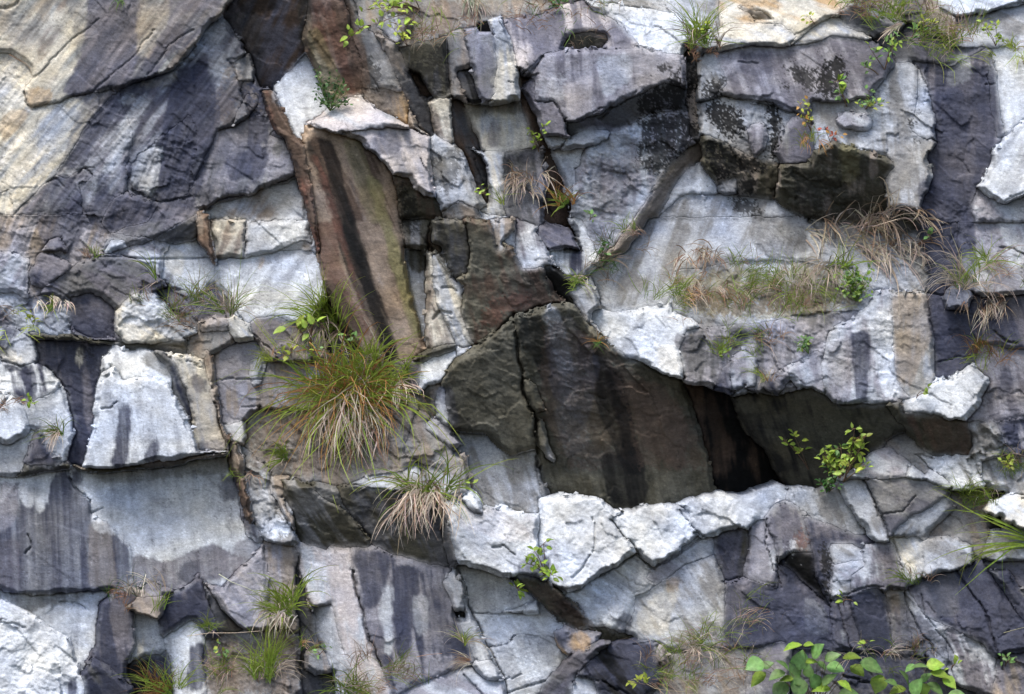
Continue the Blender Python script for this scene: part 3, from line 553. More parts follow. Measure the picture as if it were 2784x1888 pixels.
CRACKS = '''
A 3 2.2|700,570 930,490 1080,440 1200,330 1290,200 1480,20
A 4 2.8|150,580 170,660 210,680 330,655 540,590
A 2 1.7|920,470 1030,340 1130,240 1230,180
A 2 1.7|560,600 720,470 860,330 970,190
A 3 2.2|1290,290 1220,380 1060,440
A 2 1.7|1370,835 1480,790 1560,740
A 3 2.2|840,1200 920,1250 1000,1280 1200,1240
A 3 2.2|300,1150 350,1130 400,1180
A 2 1.7|500,1100 540,1060 600,1060
A 3 2.2|1450,380 1480,460 1520,560 1560,720
A 2 1.7|620,120 480,230 330,370 220,500
A 2 1.1|1560,60 1520,200 1560,330
A 2 1.1|100,1440 200,1430 240,1400
A 3 1.7|0,60 80,40 160,-20
B 3 4|1300,460 1220,500 1330,360
B 3 3|1290,640 1400,650 1430,690 1480,770
B 2 3|1540,770 1700,690 1790,680 1900,600
B 2 2|1490,880 1530,840
B 3 4|1680,760 1760,700 1790,680
B 2 2|1120,500 1170,520
B 2 2|1920,560 1880,620
C 3 4|260,640 440,615 600,640 750,680 880,720 980,780
C 2 2|520,390 640,400
C 2 2|880,220 1000,150
C 3 4|2100,80 2200,40 2330,5
C 3 3|2180,1270 2240,1240 2318,1210
C 2 2|2080,530 2130,525
D 3 4|0,1180 60,1100 20,1060
D 3 4|0,860 130,910 160,900
D 3 3|700,900 760,1000 700,950 640,1010
D 2 3|300,900 400,1030 440,1100
D 3 3|640,210 540,220 1530,228
D 2 2|1180,880 1280,910 1250,900
D 2 2|1360,560 1400,560 1460,700
D 2 2|1520,1160 1640,1160
D 2 3|1480,540 1580,700 1700,790 1760,860
D 2 2|1330,1000 1480,990 1650,995
E 5 7|1150,580 1170,700 1190,900 1210,1050 1270,1180 1300,1400 1310,1560
E 4 6|900,780 1010,720 1150,590 1300,550 1440,510
E 4 5|600,130 680,220 760,350 800,380
E 3 3|640,610 700,570 760,580
E 3 3|700,420 760,410 790,440
E 2 3|1160,570 1250,590 1340,570
G 3 4|430,215 480,280 570,360
G 2 3|580,430 660,400
G 3 3|380,985 440,1000 540,1045
G 2 2|0,1110 90,1130 160,1150
G 2 3|180,570 200,640 160,700
H 4 5|130,800 180,1000 240,1200 320,1410
H 4 5|800,800 840,920 900,1090 990,1290 1090,1490 1100,1576
H 3 4|1760,480 1860,590 1930,690 2040,790
H 3 4|1540,930 1610,870 1720,820 1880,720 1930,690
H 2 3|830,350 880,410 950,450
H 3 4|1020,655 1090,650 1160,700
H 2 3|900,1055 1080,1075 1300,1065
H 2 3|990,1280 1100,1260 1170,1210
H 2 3|1090,1490 1200,1440
H 3 4|1110,1560 1230,1520 1340,1490
H 3 4|840,1450 900,1520 980,1600
H 3 4|1610,1460 1740,1510 1890,1590
H 2 3|1900,1260 2060,1260 2130,1300 2318,1330
H 3 3|1310,640 1350,760 1370,860
I 4 5|0,770 100,710 300,580
I 2 2|420,870 540,830
I 3 4|1310,230 1380,370 1430,480 1460,560
I 3 3|1080,990 1180,940 1340,900 1400,910 1560,920
I 3 3|1600,900 1720,840 1900,790
I 2 3|1480,600 1560,780
I 2 2|1400,450 1540,430
I 2 3|100,1300 240,1300 400,1260
I 3 3|0,1250 100,1310 260,1310
I 3 4|1180,1460 1280,1490 1370,1500
I 2 2|1700,1000 1790,1090
F 2 3|1660,430 1800,460 1850,460
F 2 3|1860,540 1940,530 2000,490
F 3 4|2170,160 2260,170 2318,210
F 3 3|2130,690 2200,740 2260,760
F 2 2|1780,880 1860,850 1980,840
F 2 2|1540,1120 1560,1200
F 3 3|1740,1020 1830,990
I 3 4|1900,800 1960,900 2090,1080 2150,1300 2180,1420
I 2 3|1660,950 1700,1090 1820,1230 1880,1330
I 2 3|930,880 1010,950 1100,1020
I 2 3|700,480 690,620 740,760 790,900
I 2 3|1150,1000 1180,1150 1240,1300
I 3 4|1560,940 1600,1060 1680,1200 1760,1290
I 2 3|1420,450 1560,430 1640,330
H 2 3|1650,480 1660,640 1600,760 1520,840
H 2 3|2180,376 2230,470 2310,560
D 2 3|640,1180 700,1165 740,1130
G 2 3|1290,870 1400,1040 1530,1170
B 2 3|560,1000 600,1080 650,1200
B 2 3|900,1000 950,1120 1000,1250
'''
# ---------------------------------------------------------------- tracing frames: nine overlapping views of the photo, 2.318 view px per photo px
TS = 2.318
TILE = {'A': (0, 0), 'B': (900, 0), 'C': (1784, 0), 'D': (0, 604), 'E': (900, 604), 'F': (1784, 604),
        'G': (0, 1208), 'H': (900, 1208), 'I': (1784, 1208)}
def T(t, x, y): return TILE[t][0] + x / TS, TILE[t][1] + y / TS
def parse_pts(t, s):
    out = []
    for tok in s.split():
        if tok[1] == ':': t = tok[0]; tok = tok[2:]
        x, y = tok.split(','); out.append(T(t, float(x), float(y)))
    return np.array(out)

# ---------------------------------------------------------------- noise on numpy arrays
RNG = np.random.default_rng(7)
TAB = RNG.random((64, 256, 256)).astype(np.float32)
def vnoise(x, y, k=0):
    xi = np.floor(x).astype(np.int64); yi = np.floor(y).astype(np.int64)
    fx = (x - xi).astype(np.float32); fy = (y - yi).astype(np.float32)
    fx = fx * fx * (3 - 2 * fx); fy = fy * fy * (3 - 2 * fy)
    t = TAB[k % 64]; x0 = xi & 255; x1 = (xi + 1) & 255; y0 = yi & 255; y1 = (yi + 1) & 255
    return (t[y0, x0] * (1 - fx) + t[y0, x1] * fx) * (1 - fy) + (t[y1, x0] * (1 - fx) + t[y1, x1] * fx) * fy
def fbm(x, y, k=0, oct=4, g=.5):
    s = 0; a = 1; n = 0
    for o in range(oct):
        s = s + a * vnoise(x * 2 ** o + 17.3 * o, y * 2 ** o + 9.1 * o, k + o); n += a; a *= g
    return s / n
def rot(x, y, deg):                       # u across, v along a direction leaning deg from the downward vertical
    a = math.radians(deg); return x * math.cos(a) - y * math.sin(a), x * math.sin(a) + y * math.cos(a)
def facets(x, y, k):                      # jittered cells; each a small plane with its own tilt and offset
    xi = np.floor(x).astype(np.int64); yi = np.floor(y).astype(np.int64)
    best = np.full(x.shape, 1e9, np.float32); h = np.zeros(x.shape, np.float32)
    for dy in (-1, 0, 1):
        for dx in (-1, 0, 1):
            cx = (xi + dx) & 255; cy = (yi + dy) & 255
            px = xi + dx + TAB[k, cy, cx]; py = yi + dy + TAB[k + 1, cy, cx]
            ex = (x - px).astype(np.float32); ey = (y - py).astype(np.float32)
            d = ex * ex + ey * ey; m = d < best
            hh = (TAB[k + 2, cy, cx] - .5) * 1.2 + (TAB[k + 3, cy, cx] - .5) * ex * 1.8 + (TAB[k + 4, cy, cx] - .5) * ey * 1.8
            best = np.where(m, d, best); h = np.where(m, hh, h)
    return h
def sstep(a, b, x):
    t = np.clip((x - a) / (b - a), 0, 1); return t * t * (3 - 2 * t)
def blur(m, r):
    for ax in (0, 1):
        for _ in range(2):
            c = np.cumsum(np.pad(m, [(r + 1, r) if i == ax else (0, 0) for i in (0, 1)], mode='edge'), axis=ax)
            m = (np.take(c, range(2 * r + 1, c.shape[ax]), ax) - np.take(c, range(0, c.shape[ax] - 2 * r - 1), ax)) / (2 * r + 1)
    return m

# ---------------------------------------------------------------- the grid, in photo pixels on the cliff plane
STEP, MAR = 3.0, 330
NX = int((W0 + 2 * MAR) / STEP); NY = int((H0 + 2 * MAR) / STEP)
cx = -MAR + (np.arange(NX) + .5) * STEP; cy = -MAR + (np.arange(NY) + .5) * STEP
CX, CY = np.meshgrid(cx, cy)
vx = -MAR + np.arange(NX + 1) * STEP; vy = -MAR + np.arange(NY + 1) * STEP
VX, VY = np.meshgrid(vx, vy)
def warp(X, Y, a=1.0):
    return (X + a * (3.5 * (fbm(X / 70, Y / 70, 3, 2) - .5) * 2 + 1.4 * (fbm(X / 9, Y / 9, 8, 2) - .5) * 2 + 4.5 * facets(X / 34, Y / 34, 10)),
            Y + a * (3.5 * (fbm(X / 70, Y / 70, 13, 2) - .5) * 2 + 1.4 * (fbm(X / 9, Y / 9, 18, 2) - .5) * 2 + 4.5 * facets(X / 34, Y / 30, 17)))
WX, WY = warp(CX, CY)
def inside(P, X, Y):
    r = np.zeros(X.shape, bool); n = len(P)
    for i in range(n):
        x1, y1 = P[i]; x2, y2 = P[(i + 1) % n]
        if y1 == y2: continue
        r ^= ((y1 > Y) != (y2 > Y)) & (X < (x2 - x1) * (Y - y1) / (y2 - y1) + x1)
    return r
def window(P, pad):
    j0 = max(0, int((P[:, 0].min() - pad + MAR) / STEP)); j1 = min(NX, int((P[:, 0].max() + pad + MAR) / STEP) + 1)
    i0 = max(0, int((P[:, 1].min() - pad + MAR) / STEP)); i1 = min(NY, int((P[:, 1].max() + pad + MAR) / STEP) + 1)
    return (slice(i0, i1), slice(j0, j1)) if i1 > i0 and j1 > j0 else None

blocks = []
L = np.full((NY, NX), -1, np.int32)
# unseen cliff beyond the picture: loose jittered blocks
rr = random.Random(5)
ms = []
for gy in np.arange(-MAR, H0 + MAR + 1, 210):
    for gx in np.arange(-MAR, W0 + MAR + 1, 230):
        x = gx + rr.uniform(-70, 70); y = gy + rr.uniform(-70, 70)
        if x < -70 or x > W0 + 70 or y < -70 or y > H0 + 70: ms.append((x, y))
best = np.full(L.shape, 1e12)
for (x, y) in ms:
    d = ((WX - x) * 1.1 + (WY - y) * .35) ** 2 + (WY - y) ** 2
    m = d < best; best[m] = d[m]; L[m] = len(blocks)
    c1, c2 = rr.choice(['wp', 'gw', 'pN', 'bg', 'wW', 'Pp'])
    blocks.append(dict(kind='block', up=rr.uniform(-8, 20), side=rr.uniform(-15, 15), proud=rr.uniform(-4, 8), c1=c1, c2=c2, mix=.45, ang=rr.uniform(-10, 25), rough=1.3))
L[(WX > -60) & (WX < W0 + 60) & (WY > -60) & (WY < H0 + 60)] = -1
for ln in BLOCKS.strip().split('\n'):
    hd, pts = ln.split('|'); t, kind, up, side, proud, c1, c2, mix, ang, rough = hd.split()
    P = parse_pts(t, pts); w = window(P, 30)
    if w is None: continue
    L[w][inside(P, WX[w], WY[w])] = len(blocks)
    blocks.append(dict(kind=kind, up=float(up), side=float(side), proud=float(proud), c1=c1, c2=c2, mix=float(mix), ang=float(ang), rough=float(rough)))
for _ in range(400):                      # cells nobody claimed go to a neighbour
    e = L < 0
    if not e.any(): break
    for ax, s in ((0, 1), (1, 1), (0, -1), (1, -1)):
        sh = np.roll(L, s, ax); m = (L < 0) & (sh >= 0); L[m] = sh[m]
# crumbs: small pieces of a block cut off by others are given to the neighbours
NB = len(blocks)

# ---------------------------------------------------------------- depths: planes whose offsets agree along shared edges
ids = np.arange(NB)
cnt = np.bincount(L.ravel(), minlength=NB).astype(float)
mx = np.bincount(L.ravel(), CX.ravel(), NB) / np.maximum(cnt, 1); my = np.bincount(L.ravel(), CY.ravel(), NB) / np.maximum(cnt, 1)
ga = np.array([-math.tan(math.radians(b['side'] * 1.25)) for b in blocks]); gb = np.array([math.tan(math.radians(min(b['up'] * 1.2, 55) if b['up'] > -35 else b['up'])) for b in blocks])
big = np.clip(420 / np.maximum(np.sqrt(cnt) * STEP, 1), .45, 1)     # long slopes flatten so that the cliff stays steep
ga *= big; gb *= big
A = np.zeros((NB, NB)); rhs = np.zeros(NB)
pr = np.array([b['proud'] for b in blocks]) / 72
def plane(i, x, y): return (ga[i] * (x - mx[i]) + gb[i] * (y - my[i])) / PX
for ax in (0, 1):
    La = L[:-1] if ax == 0 else L[:, :-1]; Lb = L[1:] if ax == 0 else L[:, 1:]
    X = CX[:-1] if ax == 0 else CX[:, :-1]; Y = CY[:-1] if ax == 0 else CY[:, :-1]
    m = La != Lb; i, j, x, y = La[m], Lb[m], X[m], Y[m]
    d = pr[i] - pr[j] - plane(i, x, y) + plane(j, x, y)     # wanted d0[i]-d0[j]
    np.add.at(A, (i, i), 1); np.add.at(A, (j, j), 1); np.add.at(A, (i, j), -1); np.add.at(A, (j, i), -1)
    np.add.at(rhs, i, d); np.add.at(rhs, j, -d)
A[ids, ids] += 6 + cnt * .004
d0 = np.linalg.solve(A, rhs)
print('depth offsets', d0.min(), d0.max())

# ---------------------------------------------------------------- relief shared by all blocks
def per(key, arr=L): return np.array([b[key] for b in blocks], np.float32)[arr]
LV = np.empty((NY + 1, NX + 1), np.int32); LV[:NY, :NX] = L; LV[NY, :NX] = L[-1]; LV[:NY, NX] = L[:, -1]; LV[NY, NX] = L[-1, -1]
angs = per('ang', LV); rough = per('rough', LV)
bw = 14 * (fbm(VX / 40, VY / 40, 21, 3) - .5)
f1 = facets((VX + bw * 3) / 90, (VY + bw * 2 - .35 * VX) / 62, 30)
f2 = facets((VX + bw) / 34 + 40, (VY + bw - .3 * VX) / 22, 36)
f3 = facets(VX / 13 + 90, (VY - .2 * VX) / 8, 42)
ua, va = VX * np.cos(np.radians(angs)) - VY * np.sin(np.radians(angs)), VX * np.sin(np.radians(angs)) + VY * np.cos(np.radians(angs))
tq = fbm((ua + bw * 2) / 95, (va + bw) / 60, 47, 4) * 11; tf = tq - np.floor(tq)
terr = (np.floor(tq) + sstep(.80, 1., tf)) / 11
detail = .10 * (terr - .5) + .034 * f1 + .010 * f2 + .004 * f3 * (.4 + 1.2 * fbm(VX / 60, VY / 60, 5, 2)) + .003 * (fbm(VX / 30, VY / 30, 50, 4) - .5)
detail += .014 * (fbm(ua / 14, va / 120, 54, 3) - .5)
UL = sstep(900, 700, VX + .25 * VY) * sstep(760, 560, VY)      # the foliated face at the upper left
detail += UL * (.030 * (fbm(ua / 8, va / 90, 11, 4, .6) - .5) + .02 * (np.floor(fbm(ua / 30, va / 140, 26, 3) * 9) / 9 - .5))
amt = sstep(.25, .75, fbm(VX / 160, VY / 160, 58, 2)) * .9 + .35
rk = np.where(rough > 1, rough ** 1.5, rough ** 2.2)
detail *= rough ** 1.9 * amt * .38
# edges: rounded, chipped, and cracked where a joint is open
E = np.zeros((NY, NX), bool)
for ax in (0, 1):
    for s in (1, -1): E |= np.roll(L, s, ax) != L
ev = np.zeros((NY + 1, NX + 1), bool)
dif = np.zeros((NY + 1, NX + 1), bool)
dif[1:-1, 1:-1] = (L[1:, 1:] != L[:-1, :-1]) | (L[1:, :-1] != L[:-1, 1:]) | (L[1:, 1:] != L[1:, :-1])
dist = np.where(dif, 0., 9.)
for k in range(1, 7):
    n = dist.copy()
    for ax in (0, 1):
        for s in (1, -1): n = np.minimum(n, np.roll(dist, s, ax) + 1)
    dist = n
joint = sstep(.3, .75, fbm(VX / 90, VY / 90, 61, 2)) * .9 + .25
bevel = joint * (.022 * (dist < .5) + .006 * (dist == 1))
depth_cell = d0[L] + (ga[L] * (CX - mx[L]) + gb[L] * (CY - my[L])) / PX
hi = depth_cell.copy(); lo_ = depth_cell.copy()
for ax in (0, 1):
    h0, l0 = hi.copy(), lo_.copy()
    for s in (1, 2, -1, -2): hi = np.maximum(hi, np.roll(h0, s, ax)); lo_ = np.minimum(lo_, np.roll(l0, s, ax))
def tov(a):                               # cell values to the corners between cells
    p = np.pad(a, 1, mode='edge'); return (p[:-1, :-1] + p[1:, :-1] + p[:-1, 1:] + p[1:, 1:]) / 4
stepv = tov(blur(hi - lo_, 2))
WELD = (1 - sstep(.02, .07, stepv)) * np.clip(1 - dist / 3.5, 0, 1)
SMOOTH = tov(blur(depth_cell, 3))
bevel *= .10 + .90 * sstep(.04, .16, stepv)
bevel += .011 * sstep(.55, .9, fbm(VX / 22, VY / 22, 66, 3)) * np.clip(1 - dist / 6, 0, 1)
# open cracks
WVX, WVY = warp(VX, VY)
crack = np.zeros_like(VX)
for ln in CRACKS.strip().split('\n'):
    hd, pts = ln.split('|'); t, wd, dp = hd.split(); P = parse_pts(t, pts); wd = float(wd); dp = float(dp) / 100
    w = window(P, 30)
    if w is None: continue
    w = (slice(w[0].start, w[0].stop + 1), slice(w[1].start, w[1].stop + 1))
    X, Y = WVX[w], WVY[w]; dm = np.full(X.shape, 1e9)
    for (x1, y1), (x2, y2) in zip(P[:-1], P[1:]):
        l2 = (x2 - x1) ** 2 + (y2 - y1) ** 2 + 1e-6
        tt = np.clip(((X - x1) * (x2 - x1) + (Y - y1) * (y2 - y1)) / l2, 0, 1)
        dm = np.minimum(dm, np.hypot(X - x1 - tt * (x2 - x1), Y - y1 - tt * (y2 - y1)))
    wv = wd * (.5 + fbm(X / 40, Y / 40, 2, 2))
    crack[w] = np.maximum(crack[w], dp * 1.3 * np.clip(1.35 - dm / wv / .95, 0, 1))
relief = detail - bevel - crack

# ---------------------------------------------------------------- colours (albedo) with stains of the rock and some painted-in shade
PAL = PALETTE
def col(c): return np.array(PAL[c], np.float32)
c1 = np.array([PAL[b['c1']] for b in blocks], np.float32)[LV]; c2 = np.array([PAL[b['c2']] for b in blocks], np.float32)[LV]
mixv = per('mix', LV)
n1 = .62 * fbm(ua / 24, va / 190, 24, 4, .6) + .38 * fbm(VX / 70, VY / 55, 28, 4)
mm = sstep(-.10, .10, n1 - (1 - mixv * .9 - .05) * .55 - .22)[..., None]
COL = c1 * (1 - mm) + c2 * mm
soft = np.stack([blur(COL[..., k].astype(np.float64), 5) for k in range(3)], -1)
sw_ = ((1 - sstep(.04, .12, stepv)) * np.clip(1.0 - dist / 5, 0, 1))[..., None]
COL = COL * (1 - sw_) + soft * sw_
for ln in STAINS_AND_SHADE.strip().split('\n'):
    hd, pts = ln.split('|'); t, c, st, ty, an = hd.split(); P = parse_pts(t, pts); an = float(an); st = float(st)
    w = window(P, 60)
    if w is None: continue
    w = (slice(w[0].start, w[0].stop + 1), slice(w[1].start, w[1].stop + 1))
    X, Y = WVX[w], WVY[w]; m = inside(P, X, Y).astype(np.float32); m = blur(m, 4)
    uu, vv = rot(VX[w], VY[w], an)
    if ty == 's':
        n = .6 * fbm(uu / 12, vv / 150, 31, 4, .65) + .4 * fbm(uu / 7, vv / 13, 34, 3)
        k = sstep(.24, .60, m + (n - .5) * .8) * st * (.70 + .60 * fbm(uu / 13, vv / 220, 37, 4, .6))
    else:
        n = .45 * fbm(uu / 15, vv / 24, 40, 4, .7) + .55 * fbm(uu / 5, vv / 5, 44, 3, .75)
        k = sstep(.46, .56, m * .66 + (n - .5) * 1.7 + .06) * st
    k = np.clip(k, 0, 1)[..., None]; COL[w] = COL[w] * (1 - k) + col(c) * k
# mottling of the mineral surface, drawn out along the cleavage and the run of the water
g = fbm(ua / 7, va / 95, 33, 4, .6); k_ = .16 + .34 * UL; COL *= (1 + k_ * 2 * (g - .5))[..., None]
g = fbm(ua / 18, va / 150, 43, 3)[..., None]; COL = COL * (1 + UL[..., None] * (g - .5) * np.array([1.1, .95, .7]))
g = fbm(VX / 26, VY / 20, 46, 5, .6); COL *= (.78 + .44 * g)[..., None]
g = fbm(VX / 8, VY / 5, 52, 3, .7); COL *= (.84 + .32 * g)[..., None]
w_ = fbm(VX / 110, VY / 90, 56, 4) - .5
COL *= np.stack([1 + .30 * w_, 1 + .12 * w_, 1 - .26 * w_], -1)
sp = sstep(.66, .80, fbm(VX / 5, VY / 4, 59, 2)) * sstep(.45, .7, fbm(VX / 60, VY / 60, 12, 2))
COL *= (1 - .4 * sp)[..., None]
sp = (sstep(.72, .84, fbm(VX / 5, VY / 3.5, 15, 2)) * sstep(.5, .75, fbm(VX / 90, VY / 90, 19, 2)))[..., None]; COL = COL * (1 + .5 * sp)
COL = np.clip(COL, .006, .75)

# ---------------------------------------------------------------- smooth the outlines of the blocks a little
SXv, SYv = VX.copy(), VY.copy()
hb = np.zeros((NY + 1, NX + 1)); vb = np.zeros((NY + 1, NX + 1))
hb[1:NY, :NX] = L[1:] != L[:-1]           # edge from (i,j) to (i,j+1)
vb[:NY, 1:NX] = L[:, 1:] != L[:, :-1]     # edge from (i,j) to (i+1,j)
for _ in range(4):
    sw = hb + np.roll(hb, 1, 1) + vb + np.roll(vb, 1, 0)
    ok = sw > 0
    for S in (SXv, SYv):
        acc = hb * np.roll(S, -1, 1) + np.roll(hb, 1, 1) * np.roll(S, 1, 1) + vb * np.roll(S, -1, 0) + np.roll(vb, 1, 0) * np.roll(S, 1, 0)
        S[ok] = .5 * S[ok] + .5 * (acc[ok] / sw[ok])

# ---------------------------------------------------------------- rock material
def rock_material():
    m = bpy.data.materials.new('weathered_granite'); m.use_nodes = True; n = m.node_tree.nodes; l = m.node_tree.links
    b = n['Principled BSDF']; b.inputs['Roughness'].default_value = .72; b.inputs['Specular IOR Level'].default_value = .22
    at = n.new('ShaderNodeAttribute'); at.attribute_name = 'mineral'
    ge = n.new('ShaderNodeNewGeometry')
    def noise(s, det, sc=(1, 1, 1), rg=.6):
        mp = n.new('ShaderNodeMapping'); mp.inputs['Scale'].default_value = sc; l.new(ge.outputs['Position'], mp.inputs[0])
        t = n.new('ShaderNodeTexNoise'); t.inputs['Scale'].default_value = s; t.inputs['Detail'].default_value = det; t.inputs['Roughness'].default_value = rg
        l.new(mp.outputs[0], t.inputs['Vector']); return t.outputs[0]
    def mrange(x, a, b2, c, d):
        r = n.new('ShaderNodeMapRange'); r.inputs[1].default_value = a; r.inputs[2].default_value = b2; r.inputs[3].default_value = c; r.inputs[4].default_value = d
        l.new(x, r.inputs[0]); return r.outputs[0]
    def mul(x, y):
        r = n.new('ShaderNodeMath'); r.operation = 'MULTIPLY'; l.new(x, r.inputs[0]); l.new(y, r.inputs[1]); return r.outputs[0]
    fine = mul(mrange(noise(34, 5, (.8, 1, 1.5), .75), .3, .7, .76, 1.24), mrange(noise(110, 3, (.8, 1, 1.3), .7), .32, .68, .80, 1.20))
    mid = mrange(noise(9, 4), .3, .7, .85, 1.15)
    k = mul(fine, mid)
    vm = n.new('ShaderNodeVectorMath'); vm.operation = 'SCALE'; l.new(at.outputs['Color'], vm.inputs[0]); l.new(k, vm.inputs['Scale'])
    l.new(vm.outputs[0], b.inputs['Base Color'])
    l.new(mrange(noise(14, 3), .3, .7, .6, .95), b.inputs['Roughness'])
    bp = n.new('ShaderNodeBump'); bp.inputs['Strength'].default_value = .36; bp.inputs['Distance'].default_value = .013
    l.new(noise(26, 8, (.8, 1, 1.6), .78), bp.inputs['Height'])
    bp2 = n.new('ShaderNodeBump'); bp2.inputs['Strength'].default_value = .2; bp2.inputs['Distance'].default_value = .02
    l.new(noise(7, 6, (.8, 1, 1.8), .65), bp2.inputs['Height']); l.new(bp2.outputs[0], bp.inputs['Normal'])
    l.new(bp.outputs[0], b.inputs['Normal'])
    return m
ROCK = rock_material()

def world_xyz(x, y, d):                    # a point of the photo at depth d in front of the cliff plane
    k = (D - d) / D
    return (x - W0 / 2) / PX * k, -d, CAM_Z - (y - H0 / 2) / PX * k

cliff = bpy.data.objects.new('cliff', None); C.objects.link(cliff)
cliff['kind'] = 'structure'; cliff['label'] = 'broken granite cliff face of pale and purple stained rock'
NAME = {'slab': 'rock_slab', 'block': 'rock_block', 'rock': 'rough_rock', 'hollow': 'rock_hollow'}
low_cell = depth_cell.copy()
for ax in (0, 1):
    l0 = low_cell.copy()
    for s in (1, 2, 3, -1, -2, -3): low_cell = np.minimum(low_cell, np.roll(l0, s, ax))
LOWV = tov(low_cell)
CHAM = .55 * np.clip(1 - dist / (1.6 + 9 * sstep(.35, .8, fbm(VX / 60, VY / 60, 29, 3))), 0, 1)     # broken, slanting edges on thick blocks
def build_block(b):
    ii, jj = np.nonzero(L == b)
    if len(ii) < 6: return
    NV = NX + 1
    a_ = ii * NV + jj; q = np.stack([a_, a_ + NV, a_ + NV + 1, a_ + 1], 1)
    uq, inv = np.unique(q.ravel(), return_inverse=True)
    X = SXv.ravel()[uq]; Y = SYv.ravel()[uq]
    dd = d0[b] + (ga[b] * (X - mx[b]) + gb[b] * (Y - my[b])) / PX
    dd = dd - np.clip(dd - LOWV.ravel()[uq], 0, .22) * CHAM.ravel()[uq]
    wl = WELD.ravel()[uq]; dd = dd * (1 - wl) + SMOOTH.ravel()[uq] * wl + relief.ravel()[uq]
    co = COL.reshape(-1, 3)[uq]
    wx, wy, wz = world_xyz(X, Y, dd); front = np.stack([wx, wy, wz], 1)
    F = inv.reshape(-1, 4)
    # walls along the outline, going straight back into the cliff
    walls = []; lo = {}
    Lp = np.pad(L, 1, constant_values=-2); dc = np.pad(depth_cell, 1, constant_values=-9)
    sidx = []
    for (di, dj, e0, e1) in ((-1, 0, 3, 0), (1, 0, 1, 2), (0, -1, 0, 1), (0, 1, 2, 3)):
        nb = Lp[ii + 1 + di, jj + 1 + dj]; m = nb != b
        if not m.any(): continue
        nd = dc[ii + 1 + di, jj + 1 + dj][m]; nd = np.where(nd < -5, dd.min(), nd)
        sidx.append(np.stack([F[m, e0], F[m, e1]], 1)); walls.append(nd)
    S = np.concatenate(sidx); nd = np.concatenate(walls)
    su, sinv = np.unique(S.ravel(), return_inverse=True); sinv = sinv.reshape(-1, 2)
    low = np.full(len(su), 1e9); np.minimum.at(low, sinv[:, 0], nd); np.minimum.at(low, sinv[:, 1], nd)
    back = np.minimum(low, dd[su]) - .14
    bk = front[su].copy(); bk[:, 1] = -back
    nf = len(front)
    WF = np.stack([S[:, 1], S[:, 0], sinv[:, 0] + nf, sinv[:, 1] + nf], 1)
    V = np.concatenate([front, bk]); FC = np.concatenate([F, WF]); CO = np.concatenate([co, co[su]])
    me = bpy.data.meshes.new('rock'); me.vertices.add(len(V)); me.loops.add(FC.size); me.polygons.add(len(FC))
    o = V.mean(0); me.vertices.foreach_set('co', (V - o).astype(np.float32).ravel())
    me.loops.foreach_set('vertex_index', FC.astype(np.int32).ravel())
    me.polygons.foreach_set('loop_start', np.arange(0, FC.size, 4, dtype=np.int32))
    me.update(calc_edges=True)
    ca = me.color_attributes.new('mineral', 'FLOAT_COLOR', 'POINT')
    ca.data.foreach_set('color', np.concatenate([CO, np.ones((len(CO), 1))], 1).astype(np.float32).ravel())
    me.materials.append(ROCK)
    ob = bpy.data.objects.new(NAME[blocks[b]['kind']], me); ob.location = o; C.objects.link(ob); ob.parent = cliff
for b in range(NB): build_block(b)

# solid rock behind the blocks
bx = np.arange(-MAR + 10, W0 + MAR, 60.); by = np.arange(-MAR + 10, H0 + MAR, 60.)
BX, BY = np.meshgrid(bx, by)
def sample(arr, x, y):
    j = np.clip(((np.asarray(x) + MAR) / STEP).astype(int), 0, arr.shape[1] - 1); i = np.clip(((np.asarray(y) + MAR) / STEP).astype(int), 0, arr.shape[0] - 1)
    return arr[i, j]
mn = depth_cell.copy()
for k in (1, 2, 4, 8, 16):
    for ax in (0, 1): mn = np.minimum(mn, np.minimum(np.roll(mn, k, ax), np.roll(mn, -k, ax)))
bd = sample(mn, BX, BY) - .35
wx, wy, wz = world_xyz(BX, BY, bd)
me = bpy.data.meshes.new('bedrock'); n_, m_ = BX.shape
me.from_pydata(list(zip(wx.ravel(), wy.ravel(), wz.ravel())), [], [(i * m_ + j, (i + 1) * m_ + j, (i + 1) * m_ + j + 1, i * m_ + j + 1) for i in range(n_ - 1) for j in range(m_ - 1)])
ca = me.color_attributes.new('mineral', 'FLOAT_COLOR', 'POINT'); ca.data.foreach_set('color', np.tile([.12, .11, .1, 1], n_ * m_).astype(np.float32))
me.materials.append(ROCK); ob = bpy.data.objects.new('bedrock', me); C.objects.link(ob); ob.parent = cliff

